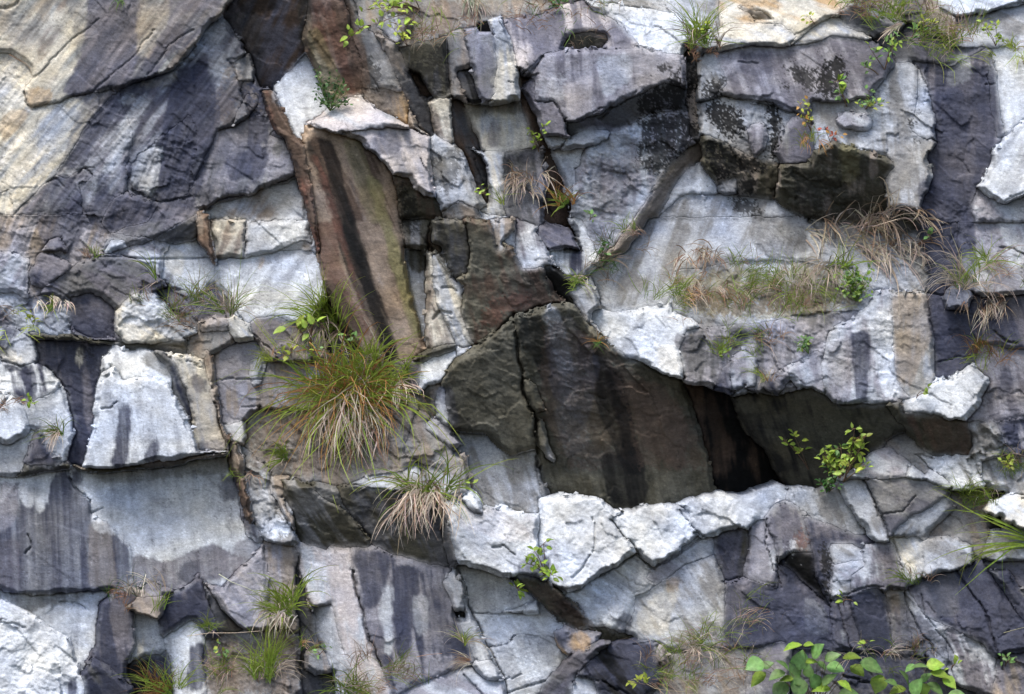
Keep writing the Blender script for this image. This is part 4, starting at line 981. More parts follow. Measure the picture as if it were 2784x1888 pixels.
# loose chips and grit lying on the ledges
def ledge_rubble(n=800):
    g = np.zeros_like(depth_cell); g[3:] = depth_cell[3:] - depth_cell[:-3]
    c = np.argwhere((g > .05) & (g < .6) & (CX > -50) & (CX < W0 + 50) & (CY > -50) & (CY < H0 + 50))
    r = random.Random(3); V = []; F = []; K = []
    for k in range(n):
        i, j = c[r.randrange(len(c))]; x = CX[i, j] + r.uniform(-4, 4); y = CY[i, j] - 3
        d = depth_cell[i - 2, j] * .35 + depth_cell[i, j] * .65 - r.uniform(0, .03)
        p = Vector(world_xyz(x, y, d)); sz = r.choice((.008, .012, .012, .018, .03)); b = len(V)
        ax = [Vector((r.gauss(0, 1), r.gauss(0, 1), r.gauss(0, 1))).normalized() for _ in range(7)]
        import_pts = [(1, 0, 0), (-1, 0, 0), (0, 1, 0), (0, -1, 0), (0, 0, .7), (0, 0, -.7)]
        q = Quaternion(ax[0], r.uniform(0, 6)); cc = COL[i, j] * r.uniform(.7, 1.3)
        for v in import_pts: V.append(tuple(p + (q @ Vector(v)) * sz * r.uniform(.7, 1.5))); K.append((*cc, 1))
        for f in ((0, 2, 4), (2, 1, 4), (1, 3, 4), (3, 0, 4), (2, 0, 5), (1, 2, 5), (3, 1, 5), (0, 3, 5)): F.append(tuple(b + t for t in f))
    me = bpy.data.meshes.new('rubble'); me.from_pydata(V, [], F)
    ca = me.color_attributes.new('mineral', 'FLOAT_COLOR', 'POINT'); ca.data.foreach_set('color', np.array(K, np.float32).ravel())
    me.materials.append(ROCK); o = bpy.data.objects.new('rubble', me); C.objects.link(o); o.parent = cliff; o['kind'] = 'stuff'
ledge_rubble()

# ---------------------------------------------------------------- plants
PR = random.Random(11)
dmax = depth_cell + np.clip(relief[:NY, :NX], -.2, .2)
dtop_ = dmax.copy()
for k in (1, 2, 3):
    for ax in (0, 1): dtop_ = np.maximum(dtop_, np.maximum(np.roll(dtop_, k, ax), np.roll(dtop_, -k, ax)))
def depth_at(x, y): return float(sample(dmax, x, y))
def depth_top(x, y): return float(sample(dtop_, x, y))
def V3(x, y, d): return Vector(world_xyz(x, y, d))
def to_px(p):
    k = (D + p.y) / D
    return p.x / k * PX + W0 / 2, (CAM_Z - p.z) / k * PX + H0 / 2
def keep_out(p, gap=.012):                 # a point may not sink into the rock
    x, y = to_px(p); d = depth_at(x, y) + gap
    if -p.y < d: p = V3(x, y, d)
    return p

def leaf_material(name, trans=.35, rough=.55):
    m = bpy.data.materials.new(name); m.use_nodes = True; n = m.node_tree.nodes; l = m.node_tree.links
    b = n['Principled BSDF']; b.inputs['Roughness'].default_value = rough; b.inputs['Specular IOR Level'].default_value = .3
    at = n.new('ShaderNodeAttribute'); at.attribute_name = 'tint'
    ge = n.new('ShaderNodeNewGeometry'); t = n.new('ShaderNodeTexNoise'); t.inputs['Scale'].default_value = 30; t.inputs['Detail'].default_value = 3
    l.new(ge.outputs['Position'], t.inputs['Vector'])
    oi = n.new('ShaderNodeObjectInfo')
    r = n.new('ShaderNodeMapRange'); r.inputs[1].default_value = .3; r.inputs[2].default_value = .7; r.inputs[3].default_value = .75; r.inputs[4].default_value = 1.25; l.new(t.outputs[0], r.inputs[0])
    r2 = n.new('ShaderNodeMapRange'); r2.inputs[3].default_value = .75; r2.inputs[4].default_value = 1.2; l.new(oi.outputs['Random'], r2.inputs[0])
    mu = n.new('ShaderNodeMath'); mu.operation = 'MULTIPLY'; l.new(r.outputs[0], mu.inputs[0]); l.new(r2.outputs[0], mu.inputs[1])
    vm = n.new('ShaderNodeVectorMath'); vm.operation = 'SCALE'; l.new(at.outputs['Color'], vm.inputs[0]); l.new(mu.outputs[0], vm.inputs['Scale'])
    l.new(vm.outputs[0], b.inputs['Base Color'])
    tr = n.new('ShaderNodeBsdfTranslucent'); l.new(vm.outputs[0], tr.inputs['Color'])
    mx_ = n.new('ShaderNodeMixShader'); mx_.inputs[0].default_value = trans
    l.new(b.outputs[0], mx_.inputs[1]); l.new(tr.outputs[0], mx_.inputs[2]); l.new(mx_.outputs[0], n['Material Output'].inputs['Surface'])
    return m
M_BLADE = leaf_material('grass_blade', .3, .6); M_DRY = leaf_material('dry_blade', .2, .8); M_LEAF = leaf_material('leaf_surface', .4, .45); M_STEM = leaf_material('plant_stem', 0, .8)

COLS = {'green': (.115, .19, .03), 'bright': (.19, .29, .045), 'yellow': (.30, .36, .06), 'deep': (.045, .11, .03), 'dry': (.33, .27, .20), 'pale': (.50, .43, .36),
        'rust': (.24, .13, .075), 'orange': (.36, .19, .05), 'brown': (.15, .095, .06), 'red': (.38, .10, .07), 'leaf': (.15, .265, .095), 'lime': (.27, .37, .065), 'blue': (.10, .17, .08)}
def jit(c, a=.22):
    k = 1 + PR.uniform(-a, a); return tuple(max(.004, v * k * (1 + PR.uniform(-.1, .1))) for v in COLS[c])

class Mesh:
    def __init__(s): s.v = []; s.f = []; s.c = []
    def ribbon(s, pts, w, c, tip=.15, c2=None):
        n = len(pts); b = len(s.v); sidev = None
        for i, p in enumerate(pts):
            tg = (pts[min(i + 1, n - 1)] - pts[max(i - 1, 0)]).normalized()
            sd = tg.cross(Vector((PR.uniform(-.1, .1), 1, PR.uniform(-.1, .1)))).normalized() if sidev is None else (sidev - tg * sidev.dot(tg)).normalized()
            sidev = sd; t = i / (n - 1); ww = w * (.7 + .6 * t if t < .4 else .94 * (1 - (t - .4) / .6 * (1 - tip))) / 2
            s.v += [tuple(p - sd * ww), tuple(p + Vector((0, .25 * ww, 0))), tuple(p + sd * ww)]
            cc = c if c2 is None else tuple(c[k] * (1 - t) + c2[k] * t for k in range(3)); s.c += [cc] * 3
            if i:
                q = b + 3 * (i - 1); s.f += [(q, q + 1, q + 4, q + 3), (q + 1, q + 2, q + 5, q + 4)]
    def tube(s, pts, r, c, r2=None):
        n = len(pts); b = len(s.v); r2 = r * .5 if r2 is None else r2
        for i, p in enumerate(pts):
            tg = (pts[min(i + 1, n - 1)] - pts[max(i - 1, 0)]).normalized(); a = tg.cross(Vector((0, 1, .01))).normalized(); e_ = tg.cross(a)
            rr_ = r + (r2 - r) * i / (n - 1)
            for k in range(4):
                an = k * math.pi / 2; s.v.append(tuple(p + (a * math.cos(an) + e_ * math.sin(an)) * rr_)); s.c.append(c)
            if i:
                for k in range(4): q = b + 4 * (i - 1); s.f.append((q + k, q + (k + 1) % 4, q + 4 + (k + 1) % 4, q + 4 + k))
    def leaf(s, M_, c):
        b = len(s.v)
        for p in LEAF_V: s.v.append(tuple(M_ @ Vector(p))); s.c.append(c)
        s.f += [tuple(b + i for i in f) for f in LEAF_F]
    def build(s, name, mat, parent, kind=None, label=None):
        if not s.v: return None
        me = bpy.data.meshes.new(name); org = parent.location if parent else Vector((0, 0, 0))
        me.from_pydata([tuple(Vector(p) - org) for p in s.v], [], s.f)
        ca = me.color_attributes.new('tint', 'FLOAT_COLOR', 'POINT')
        ca.data.foreach_set('color', np.concatenate([np.array(s.c), np.ones((len(s.c), 1))], 1).astype(np.float32).ravel())
        me.polygons.foreach_set('use_smooth', [True] * len(s.f)); me.materials.append(mat)
        o = bpy.data.objects.new(name, me); C.objects.link(o); o.parent = parent
        if kind: o['kind'] = kind
        if label: o['label'] = label
        return o
# an ovate leaf one unit long, folded a little along the midrib and curved down at the tip
prof = [(0, .0), (.12, .20), (.34, .33), (.58, .29), (.80, .16), (1.0, .0)]
LEAF_V = []; LEAF_F = []
for i, (t_, hw) in enumerate(prof):
    z = -.14 * t_ * t_
    LEAF_V += [(-hw, t_, z + .26 * hw), (0, t_, z), (hw, t_, z + .26 * hw)]
    if i: q = 3 * (i - 1); LEAF_F += [(q, q + 1, q + 4, q + 3), (q + 1, q + 2, q + 5, q + 4)]

def thing(name, label, cat, loc, group=None):
    o = bpy.data.objects.new(name, None); C.objects.link(o); o.location = loc; o['label'] = label; o['category'] = cat
    o.empty_display_size = .1
    if group: o['group'] = group
    return o

def tuft(t, x, y, ln, n, cols, label, hang=.2, spread=1.0, lean=0, width=.007, base=14, stiff=.5, name='grass_tuft', out=.5):
    """grass rooted at a point of the picture; cols: list of (part name, colour, share, hang, second colour)"""
    px, py = T(t, x, y); L_ = ln * (1.25 if name == 'grass_tuft' else .9) / TS / PX; width *= 1.35; base *= 1.6
    root = V3(px, py, depth_top(px, py) + .01)
    o = thing(name, label, 'grass' if name != 'dry_grass_tuft' else 'dry grass', root, 'grass tufts on the cliff')
    few = n <= 30
    for part, c, share, hg, cc in cols:
        m = Mesh(); nn = max(2, int(n * share)); clumps = [(PR.gauss(0, 1) * base, PR.gauss(lean, 38 * spread), PR.gauss(0, .5) * base, PR.uniform(.55, 1.15)) for _ in range(max(2, nn // 9))]
        for _ in range(nn):
            cb, ca_, cz, cl_ = PR.choice(clumps)
            r = root + Vector(((cb + PR.gauss(0, .25) * base) / TS / PX, -PR.random() * .03, (cz + PR.gauss(0, .2) * base) / TS / PX))
            az = PR.gauss(ca_, 21 * spread); L2 = L_ * PR.uniform(.5, 1.15) * cl_
            a = math.radians(az)
            dr = Vector((math.sin(a), -PR.uniform(.05, out), math.cos(a))).normalized()
            if hg >= 1 and PR.random() < .75: dr = Vector((math.sin(a) * .8, -PR.uniform(.2, out + .3), .3 * PR.random() - .35)).normalized()
            pts = []; p = r.copy(); v = dr.copy(); seg = 7; droop = hg * PR.uniform(.1, 1.5); kink = PR.randrange(1, 6) if PR.random() < (.6 if hg >= .9 else .2) else 99; L2 *= .75 if hg >= 1 else 1
            side = PR.gauss(0, .11)
            for i in range(seg + 1):
                pts.append(p.copy()); v = (v + Vector((side + PR.uniform(-.07, .07), 0, -droop * (.12 + .5 * (i / seg))))).normalized()
                if i == kink: v = (v + Vector((PR.uniform(-.9, .9), -.2, -PR.uniform(.2, 1)))).normalized()
                p = keep_out(p + v * (L2 / seg))
            c_a = jit(c, .4); m.ribbon(pts, width * PR.uniform(.5, 1.3), c_a, .12, jit(cc, .3) if cc else None)
            if few: m.build('blade', M_DRY if part.startswith('d') else M_BLADE, o); m = Mesh()
        m.build(part, M_DRY if part.startswith('dry') or part.startswith('dead') else M_BLADE, o, kind='stuff')
    return o
G_ = lambda g=.6, d=.4, gc='green', dc='dry', gh=.55, dh=1.1, g2='yellow', d2='pale': [('green_blades', gc, g, gh, g2), ('dry_blades', dc, d, dh, d2)]

tuft('D', 2200, 1120, 520, 700, [('green_blades', 'bright', .5, .55, 'yellow'), ('dry_blades', 'dry', .22, 1.3, 'pale'), ('dead_blades', 'rust', .28, .9, 'orange')],
     'largest grassy tuft, green above with dry blades hanging, below the brown slab', spread=1.5, lean=-15, base=60, width=.009, out=.8)
tuft('E', 250, 960, 300, 130, [('green_blades', 'bright', .8, .35, 'yellow'), ('dry_blades', 'dry', .2, .8, 'pale')], 'upright bright green tuft directly above the largest tuft, against the brown slab', base=35, width=.011)
tuft('E', 420, 1010, 210, 70, G_(.5, .5, 'green'), 'loose tuft with curled pale blades right of the bright green one', base=40, width=.009)
tuft('D', 2060, 640, 320, 190, G_(.6, .4, 'green', 'brown', .5, 1.1), 'arching green tuft with dark dead base left of the brown slab', lean=-28, spread=.9, base=30, width=.008)
tuft('H', 590, 330, 380, 240, [('green_blades', 'green', .25, .8, 'yellow'), ('dry_blades', 'dry', .5, 1.2, 'pale'), ('dead_blades', 'rust', .25, 1.0, 'dry')],
     'mostly dead tuft hanging in curls left of the bright white ledge', spread=1.0, base=45, width=.009, hang=1)
tuft('E', 120, 1300, 430, 150, [('dry_blades', 'pale', .7, 1.1, 'dry'), ('dead_blades', 'brown', .3, 1, 'rust')], 'mat of pale dead blades hanging under the largest tuft', spread=1.2, base=60, width=.011, lean=-20, name='dry_grass_tuft')
tuft('D', 1120, 560, 170, 110, [('dead_blades', 'rust', .6, .5, 'dry'), ('green_blades', 'green', .4, .4, 'yellow')], 'low reddish dead weeds along the sloping crack on the left', spread=1.2, base=75, width=.004)
tuft('D', 1440, 570, 320, 80, G_(.5, .5, 'green', 'dry', .35, .9), 'thin tuft with bent straw stems below the grey spine', spread=.9, base=22, width=.005)
tuft('D', 1230, 500, 220, 70, G_(.6, .4, 'green', 'rust', .4, .7), 'thin weedy tuft between the white block and the grey spine', spread=.8, base=30, width=.004)
tuft('D', 990, 370, 270, 16, G_(.8, .2), 'few tall thin green blades left of the smooth white block', spread=.35, lean=-8, base=8, width=.006)
tuft('D', 370, 500, 130, 70, G_(.25, .75, 'green', 'pale', .8, 1.3), 'small pale curled tuft on the ledge over the dark niche', spread=1.4, base=30, width=.007)
tuft('D', 590, 225, 120, 40, G_(.5, .5, 'green', 'rust', .4, .8), 'small sparse tuft left of the little white rock', spread=.8, base=28, width=.004)
tuft('G', 1800, 1050, 270, 150, G_(.6, .4, 'bright', 'pale', .5, 1.2), 'green tuft with pale hanging blades left of the tall pale slab', spread=1.1, lean=-8, base=28, width=.008)
tuft('G', 1650, 1470, 310, 110, G_(.85, .15, 'bright', 'dry', .3, .9), 'tall upright green tuft near the bottom left', spread=.45, base=24, width=.006)
tuft('G', 1450, 1440, 200, 110, G_(.55, .45, 'green', 'rust', .4, .8), 'ragged weeds with pale seed stems left of the tall upright tuft', spread=1.2, base=70, width=.004)
tuft('G', 1040, 1550, 240, 100, [('green_blades', 'bright', .55, .45, 'yellow'), ('dead_blades', 'orange', .45, .5, 'rust')], 'green and orange tuft at the lower edge beside the dark hole', spread=1.0, lean=-10, base=30, width=.006)
tuft('G', 960, 1010, 190, 40, G_(.4, .6, 'green', 'dry', .3, .6), 'sparse straw stems growing on the small brown boulder', spread=.8, base=50, width=.005)
tuft('G', 1290, 1160, 140, 50, G_(.9, .1, 'green'), 'small fresh tuft under the dark peaked rock', spread=1.0, base=18, width=.004)
tuft('D', 375, 1330, 200, 60, G_(.35, .65, 'green', 'dry', .7, 1.3), 'drooping straw coloured tuft between two white rocks on the left', spread=1.1, lean=-20, base=12, width=.006)
tuft('D', 1800, 1490, 160, 50, G_(.9, .1, 'green', 'dry', .5, 1), 'small green tuft lower left of the largest tuft', spread=1.3, base=14, width=.007)
tuft('D', 1500, 1560, 0 + 120, 30, G_(.4, .6, 'green', 'rust'), 'wisp of rusty blades beside the right end of the dark overhang', spread=1.3, base=40, width=.004)
tuft('B', 870, -10, 250, 60, [('green_blades', 'blue', .8, 1.3, 'pale'), ('dry_blades', 'pale', .2, 1.3, 'pale')], 'pale green blades hanging over the top edge above the grey pillar', spread=.9, base=14, width=.011)
tuft('A', 780, -20, 120, 14, [('green_blades', 'blue', 1, 1.2, 'green')], 'few thin blades hanging from the top edge over purple rock', spread=1.2, base=25, width=.006)
tuft('B', 740, 175, 200, 130, [('dead_blades', 'rust', .65, .6, 'dry'), ('green_blades', 'green', .35, .5, 'yellow')], 'reddish dead litter and stems on top of the dark square block', spread=1.5, base=100, width=.004, name='dry_grass_tuft')
tuft('B', 1250, 110, 130, 90, [('dead_blades', 'rust', .8, .6, 'brown'), ('green_blades', 'green', .2, .5, 'yellow')], 'reddish brown litter on top of the purple dome', spread=1.6, base=110, width=.004, name='dry_grass_tuft')
tuft('B', 1600, 50, 110, 90, [('dead_blades', 'brown', .7, .6, 'dry'), ('green_blades', 'deep', .3, .5, 'green')], 'brown stems along the top edge above the purple dome', spread=1.6, base=110, width=.004, name='dry_grass_tuft')
tuft('B', 1220, 1150, 300, 90, [('dry_blades', 'dry', .6, 1.3, 'pale'), ('dead_blades', 'brown', .4, 1.2, 'dry')], 'greyish dead tuft hanging in loops above the centre of the cliff', spread=1.1, base=38, width=.007, name='dry_grass_tuft')
tuft('B', 1470, 1290, 170, 50, [('green_blades', 'green', .5, .5, 'yellow'), ('dead_blades', 'orange', .5, .6, 'rust')], 'small orange and green tuft beside the steep dark crack', spread=1.1, base=16, width=.007)
tuft('B', 1090, 1290, 190, 12, [('green_blades', 'yellow', 1, .3, 'green')], 'few yellowish green blades rising left of the grey dead tuft', spread=.5, lean=-20, base=8, width=.005)
tuft('C', 300, 290, 300, 110, G_(.8, .2, 'bright', 'brown', .25, .9), 'tall fresh green tuft in the vertical crack near the top', spread=.6, lean=6, base=30, width=.006)
tuft('C', 280, 320, 90, 60, [('dead_blades', 'brown', 1, 1.1, 'rust')], 'dark brown root mat hanging in the vertical crack near the top', spread=1.2, base=30, width=.006, name='dry_grass_tuft')
tuft('C', 1260, 70, 190, 100, [('dead_blades', 'rust', .6, .5, 'dry'), ('green_blades', 'green', .4, .4, 'yellow')], 'brown and green tuft on the top ledge over a dark step', spread=1.3, base=70, width=.005)
tuft('C', 1560, 90, 220, 130, G_(.8, .2, 'green', 'rust', .4, .9), 'dense green tuft on the top ledge right of the brown one', spread=1.2, base=70, width=.005)
tuft('C', 1780, 280, 230, 100, G_(.7, .3, 'green', 'rust', .6, .9), 'loose green tuft drooping over dark rock near the top right', spread=1.4, base=60, width=.005)
tuft('C', 1950, 250, 200, 90, G_(.45, .55, 'green', 'rust', .35, .6), 'wispy tuft with brown stems near the top right corner', spread=1.0, base=50, width=.004)
tuft('C', 2230, 310, 110, 70, G_(.8, .2, 'yellow', 'rust', .5, .9), 'short yellowish tuft on top of the white slab at the right edge', spread=1.4, base=40, width=.005)
tuft('C', 1530, 150, 190, 24, [('dry_blades', 'dry', 1, .5, 'pale')], 'fan of dry straw coloured blades pointing down left near the top right', spread=.35, lean=-125, base=10, width=.010, name='dry_grass_tuft')
tuft('F', 1330, 60, 420, 190, [('dry_blades', 'dry', .65, .95, 'pale'), ('dead_blades', 'brown', .35, 1.0, 'dry')], 'large straw coloured tuft arching right under the dark overhang', spread=1.0, lean=35, base=75, width=.010, name='dry_grass_tuft')
tuft('F', 1560, 170, 280, 90, [('dry_blades', 'pale', .8, 1.0, 'dry'), ('dead_blades', 'rust', .2, .9, 'dry')], 'straw coloured tuft with long blades falling right toward the navy stain', spread=.9, lean=40, base=50, width=.008, name='dry_grass_tuft')
tuft('F', 1090, 300, 240, 90, [('dry_blades', 'dry', .7, 1.1, 'pale'), ('green_blades', 'green', .3, .6, 'yellow')], 'curly dry tuft left of the bright green herb on the ledge', spread=1.2, base=50, width=.007)
tuft('F', 265, 230, 260, 90, [('dead_blades', 'brown', .5, 1.3, 'rust'), ('dry_blades', 'dry', .5, 1.3, 'pale')], 'dark hanging dead tuft in the middle of the pale wall', spread=.8, base=40, width=.006, name='dry_grass_tuft')
tuft('F', 350, 410, 190, 110, [('dead_blades', 'brown', .5, 1.1, 'rust'), ('dry_blades', 'dry', .5, 1.2, 'pale')], 'brown dead tuft at the left end of the grassy ledge', spread=1.3, base=60, width=.006, name='dry_grass_tuft')
for (x, y, l, n, lab) in ((720, 440, 200, 130, 'fresh green tuft in the middle of the grassy ledge'), (560, 400, 170, 90, 'green tuft left of the middle of the grassy ledge'),
                          (880, 390, 170, 90, 'short green tuft on the upper edge of the grassy ledge'), (990, 480, 150, 100, 'low rusty green tuft at the right of the grassy ledge'),
                          (180, 520, 150, 90, 'low green tuft at the left foot of the grassy ledge'), (480, 540, 140, 90, 'mossy green tuft below the grassy ledge'), (800, 540, 140, 90, 'low tuft on the lower rim of the grassy ledge'), (620, 300, 120, 60, 'sparse green tuft above the grassy ledge')):
    tuft('F', x, y, l, int(n * .7), G_(.7, .3, 'green', 'rust', .4, .8), lab, spread=1.1, base=75, width=.004)
tuft('F', 650, 760, 170, 60, G_(.4, .6, 'green', 'rust', .4, .7), 'thin rusty stems in front of the pale triangular rock', spread=1.2, base=45, width=.004)
tuft('F', 450, 790, 150, 70, G_(.9, .1, 'bright', 'rust', .4, .7), 'small fresh tuft on the rim left of the pale triangular rock', spread=.9, base=40, width=.004)
tuft('F', 690, 1000, 130, 30, G_(.6, .4, 'yellow', 'orange', .3, .7), 'tiny yellowish wisp right of the pale triangular rock', spread=.7, base=16, width=.004)
tuft('F', 1930, 400, 330, 80, G_(.35, .65, 'green', 'dry', .3, .9), 'tall thin tuft of straw and green right of the navy stain', spread=.7, base=30, width=.006)
tuft('F', 2060, 260, 180, 50, G_(.8, .2, 'green', 'dry', .5, .9), 'green blades fanning right beside the tall straw tuft', spread=1.2, base=20, width=.006)
tuft('F', 2050, 520, 330, 70, [('dead_blades', 'rust', .5, 1.3, 'dry'), ('dry_blades', 'dry', .5, 1.2, 'pale')], 'long straw hanging down the right side of the navy stain', spread=.5, base=30, width=.005, name='dry_grass_tuft')
tuft('F', 2080, 860, 230, 90, [('dead_blades', 'rust', .6, .9, 'orange'), ('green_blades', 'yellow', .4, .6, 'green')], 'rusty wispy tuft above the cream rock fin', spread=.8, base=45, width=.004)
tuft('F', 2170, 520, 190, 40, [('dead_blades', 'rust', .5, 1.2, 'dry'), ('dry_blades', 'dry', .5, 1.2, 'pale')], 'small reddish straw wisp near the right edge', spread=.7, base=20, width=.004, name='dry_grass_tuft')
tuft('I', 1980, 360, 190, 110, G_(.9, .1, 'bright', 'rust', .45, .8), 'feathery green tuft right of the grey stepped slabs', spread=1.2, base=50, width=.004)
tuft('I', 2240, 160, 160, 90, G_(.6, .4, 'green', 'rust', .4, .8), 'mixed tuft at the right edge above the cream rocks', spread=1.0, base=55, width=.004)
tuft('I', 2400, 640, 500, 26, [('green_blades', 'bright', 1, .35, 'yellow')], 'long green blades reaching in from the right edge', spread=.45, lean=-75, base=30, width=.010)
tuft('I', 260, 1290, 220, 60, G_(.2, .8, 'green', 'dry', .5, 1.0), 'dry straw tuft under the pale slope at the lower centre right', spread=1.1, base=22, width=.006)
tuft('I', 320, 1220, 170, 50, G_(.5, .5, 'green', 'rust', .3, .8), 'thin weedy stems above the dry straw tuft', spread=1.2, base=80, width=.004)
tuft('I', 1600, 860, 150, 60, G_(.7, .3, 'green', 'rust', .4, .8), 'mossy wisps in the joint below the cream blocks', spread=.9, base=35, width=.004)
tuft('I', 600, 1100, 150, 60, G_(.5, .5, 'green', 'rust', .4, .8), 'faint weeds growing on the grey purple slope', spread=1.2, base=110, width=.003)
tuft('I', 1350, 1360, 200, 40, G_(.2, .8, 'green', 'pale', .4, .8), 'straw stems behind the broad leaved shrub', spread=1.4, base=60, width=.004)
tuft('I', 1600, 1330, 180, 60, G_(.2, .8, 'green', 'rust', .5, .9), 'pinkish dead stems between the two broad leaved shrubs', spread=.7, base=50, width=.004, name='dry_grass_tuft')
tuft('I', 110, 1470, 170, 80, G_(.6, .4, 'green', 'rust', .4, .8), 'green wisps at the lower edge left of the broad leaved shrub', spread=1.1, base=60, width=.004)
tuft('I', 420, 1400, 190, 100, G_(.3, .7, 'green', 'rust', .4, .8), 'dull brown weeds left of the broad leaved shrub', spread=1.3, base=90, width=.004)
tuft('H', 850, 1260, 180, 40, G_(.5, .5, 'yellow', 'dry', .4, .8), 'thin yellow green tuft in the steep crack between navy and white slabs', spread=.7, base=10, width=.005)
tuft('H', 880, 1370, 190, 50, [('dead_blades', 'rust', .6, .6, 'dry'), ('dry_blades', 'pale', .4, .6, 'dry')], 'dead twiggy tuft at the foot of the navy striped slab', spread=.7, lean=-50, base=14, width=.004, name='dry_grass_tuft')
tuft('H', 400, 1450, 170, 90, G_(.4, .6, 'green', 'rust', .4, .7), 'low wispy weeds on the lower rim of the navy striped slab', spread=1.1, base=70, width=.004)
tuft('H', 340, 1570, 110, 100, [('dead_blades', 'rust', .7, .6, 'dry'), ('dry_blades', 'pale', .3, .7, 'dry')], 'pinkish dead mat at the bottom edge under the navy striped slab', spread=1.4, base=80, width=.004, name='dry_grass_tuft')
tuft('H', 100, 1560, 200, 90, G_(.75, .25, 'green', 'dry', .6, .9), 'dark green tuft at the bottom edge left of the pale slab', spread=1.3, base=40, width=.007)
tuft('G', 1950, 1270, 120, 40, G_(.5, .5, 'green', 'orange', .4, .8), 'tiny tuft on the dark recessed rock left of the tall pale slab', spread=1.0, base=26, width=.004)
tuft('H', 2280, 1290, 200, 50, G_(.3, .7, 'green', 'dry', .3, .8), 'straw tuft with seed heads in the lower middle of the cliff', spread=.9, base=25, width=.005)
tuft('H', 2100, 1450, 180, 80, G_(.6, .4, 'green', 'rust', .4, .8), 'low green weeds right of the dark lower rocks', spread=1.2, base=70, width=.004)
tuft('E', 1700, 240, 160, 110, [('dead_blades', 'brown', .55, .6, 'dry'), ('green_blades', 'deep', .45, .5, 'green')], 'brown mossy weeds at the foot of the pitted slab', spread=1.3, base=60, width=.004)
tuft('E', 1540, 380, 120, 50, G_(.9, .1, 'green', 'dry', .6, .9), 'small drooping green tuft under the little white block', spread=1.4, base=22, width=.005)
tuft('E', 1680, 745, 130, 22, [('green_blades', 'deep', .5, .7, 'green'), ('dead_blades', 'orange', .5, .6, 'rust')], 'tiny flat wisp on the rim of the great dark slab', spread=1.6, base=10, width=.005)
tuft('E', 2180, 450, 160, 80, G_(.6, .4, 'green', 'orange', .4, .8), 'green and orange weeds at the upper left of the grassy ledge', spread=1.2, base=55, width=.004)
tuft('E', 1860, 60, 130, 50, G_(.5, .5, 'green', 'rust', .4, .8), 'small weeds where the pitted slab meets the pale wall', spread=1.2, base=30, width=.004)
tuft('D', 60, 640, 90, 70, G_(.7, .3, 'yellow', 'brown', .5, .9), 'mossy growth on the ledge at the left edge', spread=1.6, base=70, width=.005)
tuft('D', 60, 1120, 90, 40, [('dead_blades', 'rust', 1, .6, 'brown')], 'rusty litter above the small white slab at the left edge', spread=1.5, base=40, width=.004, name='dry_grass_tuft')
tuft('D', 1700, 850, 120, 40, G_(.8, .2, 'yellow', 'rust', .4, .8), 'small yellowish tuft beside the purple brown blocks', spread=1.2, base=25, width=.005)
tuft('G', 780, 980, 150, 60, [('dead_blades', 'rust', .7, .5, 'brown'), ('green_blades', 'deep', .3, .4, 'green')], 'reddish stems at the right end of the navy stained wall', spread=1.0, base=40, width=.004)
tuft('C', 980, 900, 200, 60, [('dead_blades', 'rust', .6, 1.1, 'orange'), ('green_blades', 'yellow', .4, .8, 'green')], 'orange hanging wisps down the joint beside the big olive overhang', spread=.6, base=25, width=.004, name='dry_grass_tuft')
tuft('F', 2180, 320, 150, 60, G_(.5, .5, 'green', 'rust', .4, .8), 'dull weeds on the small ledge near the right edge', spread=1.4, base=80, width=.004)

# leafy plants: boxes of leaves on thin branching stems
leaf_meshes = {}
def leaf_mesh(c):
    k = (c, PR.randrange(3))
    if k not in leaf_meshes:
        me = bpy.data.meshes.new('leaf'); f = (.9, 1.0, 1.15)[k[1]]
        me.from_pydata([(p[0] * f, p[1], p[2] * (2.2 - f)) for p in LEAF_V], [], LEAF_F)
        ca = me.color_attributes.new('tint', 'FLOAT_COLOR', 'POINT'); cc = jit(c, .3)
        ca.data.foreach_set('color', np.array([[v * (1.35 if i % 3 == 1 else PR.uniform(.75, 1.05)) for v in cc] + [1] for i in range(len(LEAF_V))], np.float32).ravel())
        me.polygons.foreach_set('use_smooth', [True] * len(LEAF_F)); me.materials.append(M_LEAF); leaf_meshes[k] = me
    return leaf_meshes[k]
def leaf_matrix(p, size, az, tilt, roll):
    # local Y along the leaf, local Z its upper face; az: direction in the picture plane, tilt: how far the tip comes forward
    a = math.radians(az); y_ = Vector((math.sin(a), -math.sin(tilt), math.cos(a) * .9)).normalized()
    up = Vector((0, -.55, .85)); up = (up - y_ * up.dot(y_)).normalized(); x_ = y_.cross(up)
    R = Matrix((x_, y_, up)).transposed().to_4x4()
    return Matrix.Translation(p) @ R @ Matrix.Rotation(roll, 4, 'Y') @ Matrix.Scale(size, 4)
